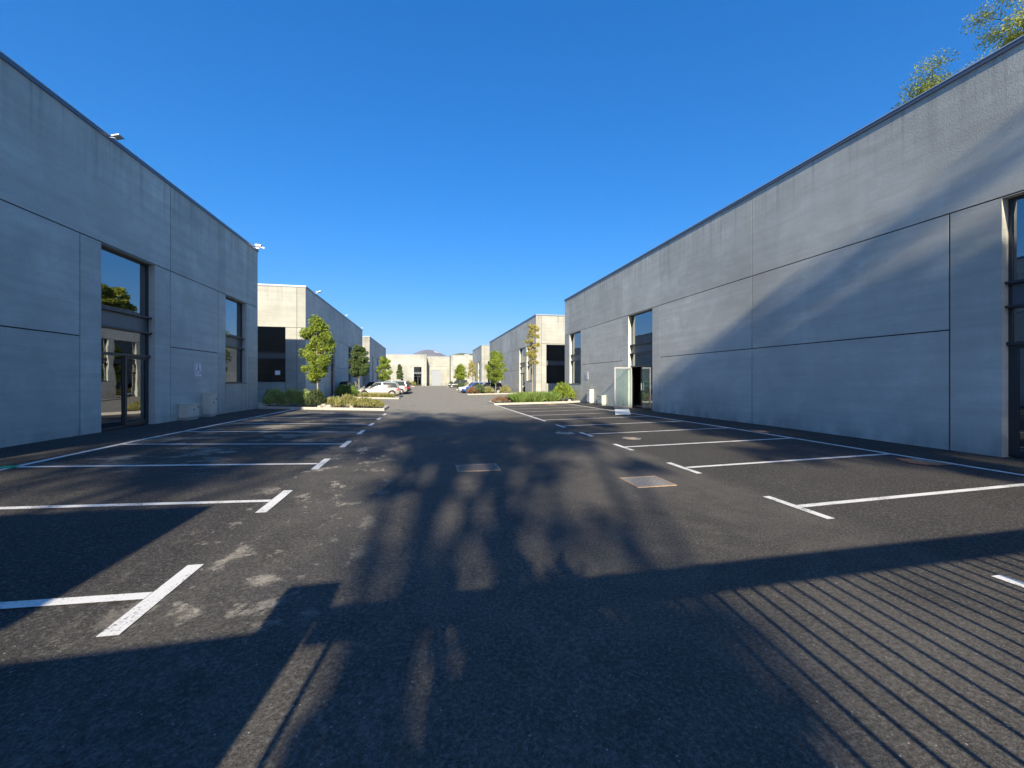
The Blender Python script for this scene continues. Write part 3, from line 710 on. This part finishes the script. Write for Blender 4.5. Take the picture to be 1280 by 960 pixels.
def young_tree(name, x, y, h, cb, wd, mat, seed, label, cat='young tree', shape='oval', per=120, size=.085, n=34, trunk_r=.05):
    q = random.Random(seed); z = gz(x, y) + .1
    t = empty(name, (x, y, z), q.uniform(0, 6), label, cat, 'young trees in the planted islands')
    tb = MB(); top = (q.uniform(-.15, .15), q.uniform(-.15, .15), h * .9); limb(tb, (0, 0, -.1), top, trunk_r, trunk_r * .3, q, .05, 8)
    cl = []
    for i in range(n):
        f = (i + .5) / n; zz = cb + (h - cb) * f
        if shape == 'oval': ww = wd / 2 * (math.sin(math.pi * (f * .85 + .12)) ** .6)
        elif shape == 'cone': ww = wd / 2 * (1.05 - f) ** .7
        else: ww = wd / 2 * q.uniform(.5, 1.1) * (1 - f * .3)
        ang = i * 2.4 + q.uniform(-.4, .4); rr = ww * q.uniform(.25, .85)
        c = (rr * math.cos(ang), rr * math.sin(ang), zz + q.uniform(-.2, .2)); k = q.uniform(.22, .42) * wd / 2.2
        cl.append((*c, k, k, k * .9))
        base = (top[0] * f * .8, top[1] * f * .8, max(cb * .8, zz - rr * .9 - .2))
        limb(tb, base, c, trunk_r * .35, .006, q, .1, 3)
    tb.build('trunk', YBARK, t, smooth=True)
    V, vals = leaves(cl, per, size, seed, shell=.15); leaf_obj('crown', V, vals, mat, t)
    return t
young_tree('young_tree', -6.3, 25.6, 5.1, 1.7, 2.25, L_YOUNG, 11, 'fresh green young tree on the near left island', per=330, n=46, size=.06)
young_tree('young_tree', -6.3, 40.4, 4.6, 2.0, 2.3, L_OAK, 12, 'dark green clipped tree beside the silver hatchback', shape='oval', per=330, n=44, size=.07)
young_tree('young_tree', -6.3, 63.8, 4.9, 1.3, 2.6, L_YOUNG, 13, 'narrow light green tree before the third left unit', shape='oval', per=90, size=.13)
young_tree('young_tree', -6.3, 100.5, 5.0, 1.7, 2.4, L_OAK, 14, 'small dark cone tree before the cream end building', shape='cone', per=90, size=.15)
young_tree('young_tree', 8.6, 32.0, 6.3, 3.2, 1.5, L_GOLD, 15, 'sparse golden leaved tree rising from the right grasses', shape='loose', per=110, size=.07, n=26)
young_tree('young_tree', 8.75, 51.0, 5.2, 1.6, 3.0, L_YOUNG, 16, 'light green rounded tree in front of the second right unit', per=260, n=46, size=.085)
young_tree('young_tree', 8.4, 74.5, 5.0, 2.0, 2.8, L_GOLD, 17, 'thin yellowing tree right of the small green tree far down the street', shape='loose', per=40, size=.14, n=22)
young_tree('young_tree', 8.6, 105.5, 5.3, 1.7, 4.0, L_YOUNG, 18, 'small green tree before the far right cream unit', per=100, size=.18)

def shrub(name, x, y, w, h, mat, seed, label, n=900, kind='ball', cat='shrub', grp='shrubs in the planted islands', size=.07):
    r = np.random.RandomState(seed); z = gz(x, y) + .08
    if kind == 'ball':       # upright sprigs filling a rounded mound
        ang = r.rand(n) * 6.283; rad = np.sqrt(r.rand(n)) * w / 2; top = h * (1 - (rad / (w / 2)) ** 2.4 * .6) * (.8 + .3 * r.rand(n)); hz = top * (.25 + .75 * r.rand(n) ** .5)
        p = np.stack([rad * np.cos(ang), rad * np.sin(ang), hz], 1); a = np.stack([np.cos(ang) * .5, np.sin(ang) * .5, np.ones(n)], 1) + r.normal(size=(n, 3)) * .35
        a /= np.linalg.norm(a, axis=1)[:, None]; s = size * (.7 + .8 * r.rand(n))[:, None]; wd = .28
    else:                    # arching blades from the ground
        ang = r.rand(n) * 6.283; rad = np.sqrt(r.rand(n)) * w / 2 * .75; L = h * (.55 + .5 * r.rand(n)); p0 = np.stack([rad * np.cos(ang), rad * np.sin(ang), np.zeros(n)], 1)
        a = np.stack([np.cos(ang) * .45, np.sin(ang) * .45, np.ones(n)], 1) + r.normal(size=(n, 3)) * .25; a /= np.linalg.norm(a, axis=1)[:, None]
        s = (L / 2)[:, None]; p = p0 + a * s; wd = .09 if h > .6 else .12
    b = np.cross(a, r.normal(size=(n, 3))); b /= np.linalg.norm(b, axis=1)[:, None]
    V = np.stack([p - a * s, p + b * s * wd, p + a * s, p - b * s * wd], 1).reshape(-1, 3)
    if kind == 'ball': V[:, 2] = np.maximum(V[:, 2], 0)
    cl = (np.sin(p[:, 0] * 9 + seed) * np.sin(p[:, 1] * 8) * .25 + .35 + .4 * r.rand(n))
    t = empty(name, (x, y, z), 0, label, cat, grp)
    leaf_obj('foliage', V, np.clip(cl, 0, 1), mat, t)
    m = MB(); q = random.Random(seed)
    for k in range(7): a = q.uniform(0, 6.28); limb(m, (0, 0, -.08), (math.cos(a) * w * .3, math.sin(a) * w * .3, h * .6), .012, .004, q, .1, 3)
    m.build('stems', YBARK, t)
P = 'bushy rosemary shrub on the near left island, '
shrub('rosemary_shrub', -8.35, 24.9, 1.15, .98, L_ROSE, 21, P + 'leftmost against the warehouse corner', 2600)
shrub('rosemary_shrub', -7.5, 24.9, 1.1, 1.0, L_ROSE, 22, P + 'second from the warehouse corner', 2600)
shrub('rosemary_shrub', -6.9, 25.2, 1.0, .95, L_ROSE, 23, P + 'between the leftmost pair and the trunk', 2200)
shrub('dark_shrub', -6.2, 24.75, 1.1, 1.0, L_DARK, 24, 'dark green rounded shrub just in front of the near left trunk', 2600)
shrub('dark_shrub', -8.75, 25.3, .7, .9, L_DARK, 25, 'dark shrub tucked behind the leftmost rosemary', 1300)
for i, (x, y, w_, h_, l) in enumerate(((-5.35, 25.3, 1.3, .62, 'yellow green wiry shrub beside the pale stones'), (-4.5, 25.0, 1.5, .75, 'broad olive wiry shrub in the middle of the near left island'),
                                     (-3.6, 25.2, 1.3, .62, 'wispy yellow green shrub near the lane end of the left island'), (-2.95, 25.5, .9, .45, 'low straggly shrub at the tip of the near left island'))):
    shrub('wiry_shrub', x, y, w_, h_, L_GRASS, 30 + i, l, 1700, 'ball', size=.06)
for i, (x, w_) in enumerate(((-7.6, 1.5), (-6.9, 1.3))):
    shrub('rosemary_shrub', x, 39.9, w_, 1.1, L_BLADE, 40 + i, ('bright green shrub left of the dark clipped tree', 'bright green shrub touching the trunk of the clipped tree')[i], 1500, size=.1)
for i, x in enumerate((-5.7, -4.9, -4.1, -3.4)):
    shrub('grass_tuft', x, 39.6, 1.0, .5, L_GRASS, 50 + i, 'low dry grass tuft in front of the silver hatchback, ' + ('nearest the trunk', 'second from the trunk', 'third from the trunk', 'below its rear wheel')[i], 600, 'blade')
for i, (x, y, w_, h_) in enumerate(((5.7, 31.2, 1.3, .5), (6.5, 31.5, 1.3, .55))):
    shrub('russet_shrub', x, y, w_, h_, L_RED, 60 + i, ('low russet plant at the lane end of the right island', 'low russet plant beside the first green blades')[i], 700, size=.06)
NX = ('first from the lane', 'second from the lane', 'third from the lane', 'fourth from the lane', 'fifth from the lane')
for i, x in enumerate((7.1, 7.8, 8.5, 9.2, 9.8)):
    shrub('blade_plant', x, 30.7 + .3 * (i % 2), 1.2, .92, L_BLADE, 70 + i, 'tall bladed green plant on the right island, ' + NX[i], 900, 'blade')
shrub('leafy_shrub', 10.9, 31.0, 1.9, 1.5, L_YOUNG, 80, 'big loose light green shrub at the corner of the right warehouse', 2300, size=.09)
for i, (x, w_) in enumerate(((5.8, 1.5), (6.7, 1.5), (7.8, 1.5), (10.0, 1.4))):
    shrub('bushy_shrub', x, 51.0, w_, (.95, 1.25, .9, 1.0)[i], (L_RED, L_OAK, L_GRASS, L_GRASS)[i], 90 + i,
          ('russet shrub in front of the blue car', 'green shrub hiding the side of the silver car on the right', 'yellow shrub left of the right trunk', 'low shrub right of the light green tree')[i], 800, size=.1)
for i, (x, y) in enumerate(((6.3, 74.3), (7.4, 74.4), (-4.4, 100), (-3.2, 100.5), (6.3, 105), (-4.2, 63.8), (-3.2, 63.6))):
    shrub('bushy_shrub', x, y, 1.6, 1.3, (L_OAK, L_GRASS)[i % 2], 100 + i, ('far olive shrub beyond the parked blue car', 'far yellowish shrub beside the thin yellowing tree', 'shrub before the far cream unit door', 'shrub right of the far blue glazed bay',
          'shrub at the far right kerb', 'shrub behind the last car on the left', 'shrub at the lane tip behind the left cars')[i], 500, size=.14)
for i, (x, y, s) in enumerate(((-5.75, 24.6, .22), (-5.45, 24.45, .17), (-5.9, 24.3, .12), (-4.2, 24.35, .12), (11.2, 30.4, .15))):
    q = random.Random(i + 5); m = MB(); rings = []
    for k in range(6):
        f = math.pi * k / 5; rings.append([(math.sin(f) * s * math.cos(a) * q.uniform(.85, 1.15) + 1e-4 * math.cos(a), math.sin(f) * s * 1.1 * math.sin(a) * q.uniform(.85, 1.15) + 1e-4 * math.sin(a), -math.cos(f) * s * .7) for a in [j * .785 for j in range(8)]])
    m.loft(rings); o = m.build('stone', STONE, smooth=False); o.location = (x, y, gz(x, y) + .1 + s * .3)
    tag(o, ('largest pale stone beside the near left tree', 'pale stone right of the largest one on the left island', 'smallest pale stone at the left kerb', 'pale stone under the olive wiry shrub', 'pale stone on the kerb by the right warehouse corner')[i], 'stone', 'stones in the planted islands')

def pine(name, x, y, h, spread, seed, label, crown_h=5.0, n=70, per=150, lean=(0, 0), leaf=.13, grp='tall pines'):
    q = random.Random(seed); z = gz(x, y)
    t = empty(name, (x, y, z - .1), 0, label, 'pine tree', grp)
    tb = MB(); top = np.array([lean[0], lean[1], h * .86]); pts = limb(tb, (0, 0, 0), top, .22, .09, q, .06, 9)
    cl = []
    nb = 9
    for i in range(nb):
        f = .74 + .26 * i / (nb - 1); k = min(int(f * 9), 9); base = pts[k]; ang = i * 2.4 + q.uniform(-.3, .3); L = spread * q.uniform(.55, .95)
        e = np.array([top[0] + L * math.cos(ang), top[1] + L * math.sin(ang), h - crown_h * .55 + q.uniform(-.2, .35) * crown_h])
        bp = limb(tb, base, e, .12, .03, q, .18, 5)
        for j in range(int(n / nb)):
            p = bp[q.choice((2, 3, 4, 5, 5))]; s = q.uniform(.55, 1.15)
            c = (p[0] + q.uniform(-1, 1) * spread * .25, p[1] + q.uniform(-1, 1) * spread * .25, min(h, p[2] + q.uniform(-.1, .9) * crown_h * .4))
            cl.append((*c, s, s, s * .6))
            limb(tb, p, c, .03, .01, q, .1, 2)
    tb.build('trunk', BARK, t, smooth=True)
    V, vals = leaves(cl, per, leaf, seed, shell=.1); leaf_obj('crown', V, vals, L_PINE, t)
    return t
pine('pine_tree', 32.6, 15.8, 22.0, 5.2, 201, 'pine with yellow green crown showing above the right roof', 4.6, 150, 560, leaf=.06)
pine('pine_tree', 37.0, 80.0, 17.0, 6.5, 202, 'broad pine mirrored in the near left window, behind the right units', 8, 200, 240, leaf=.24)
pine('pine_tree', 41.0, 74.0, 15.5, 6.0, 203, 'lower pine beside the mirrored broad one', 8, 160, 240, leaf=.24)
BEH = [(-13.5, -27, 21.0, 5.0, 0), (-8.4, -29, 22.0, 4.6, 1), (-3.7, -27.5, 21.6, 4.2, 2), (-3.0, -22, 19.0, 2.2, 0), (-3.5, -31, 22.9, 4.4, 1), (7.6, -28, 22.3, 4.4, 2), (11.8, -34, 24.0, 4.0, 0), (-18, -30, 21.5, 5, 1), (14.5, -27, 21.0, 4.5, 2)]
LB = ['leftmost but one pine behind the gate', 'pine left of the gate post', 'pine straight behind the bushy evergreen', 'thin lower pine behind the gate', 'pine behind the middle of the gate', 'pine behind the right end of the gate', 'pine close behind the right warehouse line', 'far left pine behind the site wall', 'far right pine outside the gate']
for i, (x, y, h, s, k) in enumerate(BEH):
    pine('pine_tree', x, y, h, s, 300 + i, LB[i], 7.2 if i == 5 else 4.2, 270 if i == 5 else (40 if i in (2, 4) else 27 if i == 3 else 66), 120 if i == 5 else 75, leaf=.16, lean=(0 if i == 4 else random.Random(i).uniform(-.8, .8), 0), grp='pines behind the camera')

# ------------------------------------------------------------------ gate and wall behind the camera (they throw the striped shadows)
gy_ = -1.05
t = empty('sliding_gate', (-1.27, gy_, 0), 0, 'sliding bar gate behind the viewpoint with thick top rail', 'gate')
m = MB(); m.box(.0, 10.2, -.05, .05, 1.88, 2.06); m.box(0, 10.2, -.04, .04, .12, .24); m.build('rail', GATEM, t)
for i in range(54):
    m = MB(); xx = .17 + i * .185; m.box(xx - .017, xx + .017, -.012, .012, .24, 1.88); m.build('picket', GATEM, t)
t = empty('gate_post', (-1.46, gy_, 0), 0, 'square gate post with overhanging cap at the end of the bar gate', 'gate post')
m = MB(); m.box(-.16, .16, -.16, .16, -.1, 2.08); m.build('shaft', CONC, t, attr='panel'); m = MB(); m.box(-.20, .20, -.20, .20, 2.08, 2.17); m.build('cap', KERB, t)
o = MB(); o.box(-3.45, -1.60, -1.2, -1.0, -.1, 1.95); o = o.build('site_wall', CONC, attr='panel'); tag(o, 'low concrete wall beside the gate post behind the viewpoint', 'wall')
t = empty('gate_lodge', (-8.3, -2.5, 0), 0, 'small flat roofed lodge left of the gate behind the viewpoint', 'lodge')
m = MB(); m.box(-4.5, 4.55, -1.2, 1.2, -.1, 3.35); m.build('wall', CONC, t, attr='panel'); m = MB(); m.box(-4.6, 4.65, -1.3, 1.3, 3.35, 3.5); m.build('roof', COPING, t)
q = random.Random(5); cl = []
for i in range(190):
    a = q.uniform(0, 6.28); rr = .95 * math.sqrt(q.random()); zz = q.uniform(.4, 5.3); k = .45
    rr *= 1.0 if zz < 5.0 else .7
    cl.append((rr * math.cos(a) * 1.15, rr * math.sin(a), zz, k, k, k))
t = empty('added_shade_bush', (-.58, -8.6, 0), 0, 'unseen dense evergreen bush added behind the gate to shade the foreground', 'bush')  # unseen bush, added and sized to cast the dark area at bottom centre
V, vals = leaves(cl, 90, .12, 77, shell=.2); leaf_obj('foliage', V, vals, L_DARK, t)
m = MB(); limb(m, (0, 0, 0), (0, 0, 4.2), .12, .03, q, .06, 6); m.build('trunk', BARK, t)

# ------------------------------------------------------------------ cars
def carpaint(name, col):
    m, t, b = newmat(name); b.inputs['Base Color'].default_value = (*col, 1); b.inputs['Roughness'].default_value = .35; b.inputs['Metallic'].default_value = .25
    b.inputs['Coat Weight'].default_value = .35; b.inputs['Coat Roughness'].default_value = .05
    return m
def car(name, cat, x, y, rz, col, label, L=4.1, W=1.76, H=1.5, kind='hatch'):
    """local +x is the front"""
    pm = carpaint('car_paint_' + '_'.join(label.split()[:2]), col); z = gz(x, y) + .01
    t = empty(name, (x, y, z), rz, label, cat, 'cars parked in the bays')
    h = L / 2; hw = W / 2; belt = H * .60
    st = [(-h, .42, belt * .80, .74), (-h + .10, .24, belt * 1.00, .88), (-h + .5, .20, belt * 1.06, .98), (-.6, .19, belt * 1.03, 1.0), (.6, .19, belt * 1.0, 1.0),
          (h - 1.15, .20, belt * .97, .99), (h - .6, .21, belt * .88, .96), (h - .18, .24, belt * .76, .87), (h, .36, belt * .58, .70)]
    m = MB(); rings = []
    for (sx, zl, zb, k) in st:
        w_ = hw * k; zm = (zl + zb) / 2
        rings.append([(sx, -w_ * .90, zl), (sx, -w_, zl + .12), (sx, -w_, zm), (sx, -w_ * .965, zb - .06), (sx, -w_ * .86, zb), (sx, 0, zb + .035),
                      (sx, w_ * .86, zb), (sx, w_ * .965, zb - .06), (sx, w_, zm), (sx, w_, zl + .12), (sx, w_ * .90, zl)])
    m.loft(rings); m.build('body', pm, t, smooth=True)
    # greenhouse
    rf, rr = (h * .12, -h + .42) if kind == 'hatch' else ((h * .10, -h * .45) if kind == 'saloon' else (h * .18, -h + .30))
    bf, br = h * .50, (-h + .12 if kind != 'saloon' else -h + .62)
    g = MB(); zb = belt * .98; wr = hw * .70; wb = hw * .90; zt = H - .05
    g.loft([[(br, -wb * .93, zb), (bf, -wb * .93, zb - .02), (bf + .08, 0, zb - .02), (bf, wb * .93, zb - .02), (br, wb * .93, zb), (br - .05, 0, zb)],
            [(rr - .05, -wr, zt - .05), (rf, -wr, zt), (rf + .05, 0, zt + .01), (rf, wr, zt), (rr - .05, wr, zt - .05), (rr - .08, 0, zt - .05)]])
    g.build('windows', CGLASS, t)
    r = MB(); r.loft([[(rr - .07, -wr - .02, zt - .07), (rf + .02, -wr - .02, zt - .02), (rf + .08, 0, zt), (rf + .02, wr + .02, zt - .02), (rr - .07, wr + .02, zt - .07), (rr - .11, 0, zt - .06)],
                      [(rr + .05, -wr + .08, H - .02), (rf - .10, -wr + .08, H), (rf - .05, 0, H + .015), (rf - .10, wr - .08, H), (rr + .05, wr - .08, H - .02), (rr + .02, 0, H - .01)]])
    r.build('roof', pm, t, smooth=False, bevel=.02)
    p = MB()
    for s in (-1, 1):
        p.bar((bf, s * wb * .945, zb - .03), (rf, s * (wr + .01), zt), .06, .05); p.bar((br, s * wb * .945, zb), (rr - .04, s * (wr + .01), zt - .05), .13 if kind == 'hatch' else .09, .06)
        xm = (bf + br) / 2 + .12; p.bar((xm, s * wb * .95, zb), (xm - .05, s * (wr + .01), zt - .02), .07, .03)
    p.build('pillars', pm, t)
    for sx in (-h + .75, h - .80):
        for s in (-1, 1):
            a = MB(); a.tube([(sx, s * (hw - .14), .34), (sx, s * (hw + .006), .34)], .385, 20); a.build('wheel_arch', BLACKP, t)
            wl = MB(); wl.tube([(sx, s * (hw - .2), .315), (sx, s * (hw + .012), .315), (sx, s * (hw + .022), .315)], [.31, .315, .29], 22); wo_ = wl.build('wheel', TYRE, t)
            rm = MB(); rm.tube([(sx, s * (hw + .015), .315), (sx, s * (hw + .030), .315)], [.205, .19], 18)
            rm.build('rim', RIM, wo_)
            sp = MB()
            for k in range(5):
                aa = k * 1.2566; sp.bar((sx + .07 * math.cos(aa + .6), s * (hw + .031), .315 + .07 * math.sin(aa + .6)), (sx + .17 * math.cos(aa + .6), s * (hw + .031), .315 + .17 * math.sin(aa + .6)), .045, .006)
            sp.build('rim_slots', BLACKP, wo_)
    for s in (-1, 1):
        a = MB(); a.loft([[(h - .32, s * hw * .62, belt * .66), (h - .06, s * hw * .55, belt * .62), (h - .06, s * hw * .55, belt * .76), (h - .34, s * hw * .62, belt * .84)],
                          [(h - .42, s * hw * .955, belt * .68), (h - .20, s * hw * .86, belt * .62), (h - .20, s * hw * .86, belt * .76), (h - .46, s * hw * .955, belt * .85)]]); a.build('headlight', HEADL, t)
        a = MB(); a.loft([[(-h - .005, s * hw * .55, belt * .72), (-h - .005, s * hw * .55, belt * .84), (-h + .08, s * hw * .55, belt * .94), (-h + .1, s * hw * .55, belt * .72)],
                          [(-h + .12, s * hw * .90, belt * .70), (-h + .10, s * hw * .90, belt * .84), (-h + .14, s * hw * .89, belt * .98), (-h + .3, s * hw * .975, belt * .74)]]); a.build('taillight', TAILL, t)
        a = MB(); a.box(bf - .30, bf - .15, min(s * (hw - .04), s * (hw + .12)), max(s * (hw - .04), s * (hw + .12)), belt + .0, belt + .13); a.build('mirror', pm, t, bevel=.03)
    b = MB(); b.box(h - .10, h + .015, -hw * .55, hw * .55, .30, .42); b.box(-h - .012, -h + .1, -hw * .6, hw * .6, .30, .42); b.build('bumper_grille', BLACKP, t)
    b = MB(); b.box(h + .015, h + .025, -.26, .26, .43, .54); b.box(-h - .02, -h - .005, -.26, .26, .60, .71); b.build('number_plate', WPLAS, t)
    return t
PI = math.pi
car('hatchback_car', 'car', -4.75, 43.0, PI, (.36, .36, .33), 'silver hatchback side on behind the left island, nose to the wall', 4.2)
car('estate_car', 'car', -5.6, 45.7, PI, (.2, .21, .22), 'grey car whose bonnet shows left of the silver hatchback', 4.3, kind='estate')
car('hatchback_car', 'car', -5.1, 48.3, PI, (.05, .36, .36), 'teal car behind the silver hatchback', 4.0, H=1.52)
car('estate_car', 'car', -4.5, 50.9, PI, (.40, .40, .38), 'pale car with light roof behind the teal car', 4.4, H=1.62, kind='estate')
car('hatchback_car', 'car', -4.2, 53.5, PI, (.03, .035, .05), 'dark car showing its tail right of the silver hatchback', 4.3, H=1.5)
car('hatchback_car', 'car', -4.2, 56.1, PI, (.16, .05, .045), 'dark red car further along the left row', 4.2, H=1.5)
car('saloon_car', 'car', -4.3, 58.7, PI, (.5, .49, .46), 'white car at the far end of the left row', 4.4, H=1.45, kind='saloon')
car('hatchback_car', 'car', -7.75, 44.2, PI / 2, (.012, .012, .014), 'black car close to the left warehouse wall', 4.0, H=1.48)
car('hatchback_car', 'car', 8.0, 53.6, PI, (.3, .31, .31), 'silver car behind the shrubs right of the blue car', 4.3, H=1.5)
car('hatchback_car', 'car', 6.9, 56.2, PI, (.02, .09, .38), 'blue hatchback poking into the lane on the right', 4.1, H=1.5)
car('hatchback_car', 'car', 6.7, 58.9, PI, (.55, .55, .54), 'white car beyond the blue hatchback', 4.2, H=1.55)
car('saloon_car', 'car', 7.3, 61.6, PI, (.60, .60, .60), 'second white car hidden behind the blue hatchback', 4.3, H=1.5, kind='saloon')
car('estate_car', 'car', 7.1, 92.0, PI, (.035, .04, .035), 'dark tall car far down on the right', 4.6, H=1.75, kind='estate')

# ------------------------------------------------------------------ far land
def hills():
    m = MB(); NX_, NY_ = 110, 26; r = np.random.RandomState(3); ph = r.rand(8) * 6.28
    def H(x, y):
        c = 700 * math.exp(-((x - 60) / 900) ** 2 - ((y - 9200) / 1300) ** 2)
        c = max(c, 575 * math.exp(-((x - 900) / 1300) ** 2 - ((y - 9300) / 1000) ** 2), 420 * math.exp(-((x + 2600) / 1500) ** 2 - ((y - 9300) / 900) ** 2))
        n = sum(math.sin(x * k / 900 + ph[i]) * math.sin(y * k / 800 + ph[i + 1]) / k for i, k in enumerate((2, 4, 7, 12, 23)))
        return c * (1 + .06 * n) - 40
    xs = np.linspace(-6000, 6000, NX_); ys = np.linspace(7500, 11000, NY_); i0 = 0
    for x in xs:
        for y in ys: m.v.append((x, y, H(x, y)))
    q = random.Random(1)
    for i in range(NX_ - 1):
        for j in range(NY_ - 1):
            a = i * NY_ + j; zc = m.v[a][2]
            m.f.append((a, a + NY_, a + NY_ + 1, a + 1)); m.m.append(1 if (zc > 585 and q.random() < .4 and 0 < xs[i] < 500) else 0); m.val.append(.5)
    struct(m.build('mountain', [ROCK, SNOW], smooth=False))
    m = MB()
    for k in range(60):
        x0, x1 = -600 + k * 40, -600 + (k + 1) * 40
    def Hf(x): return 34.2 + 1.2 * math.sin(x / 60) + .8 * math.sin(x / 17 + 1) + .5 * math.sin(x / 7.0)
    xs = np.arange(75, 1500, 8)
    rings = [[(x, 1150, -2), (x, 1180, Hf(x) * 2.05 + 4), (x, 1300, Hf(x) * 2.05), (x, 1400, -2)] for x in xs]
    m.loft(rings); struct(m.build('wooded_hill', FOREST))
hills()
# air
m = MB(); m.box(-6500, 6500, -200, 11500, -2, 900)
hz = m.build('haze', []); hz['kind'] = 'stuff'
hm = bpy.data.materials.new('haze_air'); hm.use_nodes = True; t_ = hm.node_tree; t_.nodes.clear()
pv = t_.nodes.new('ShaderNodeVolumePrincipled'); pv.inputs['Color'].default_value = (.80, .88, 1.0, 1); pv.inputs['Density'].default_value = 0.000022
ou = t_.nodes.new('ShaderNodeOutputMaterial'); t_.links.new(pv.outputs[0], ou.inputs['Volume']); hz.data.materials.append(hm)
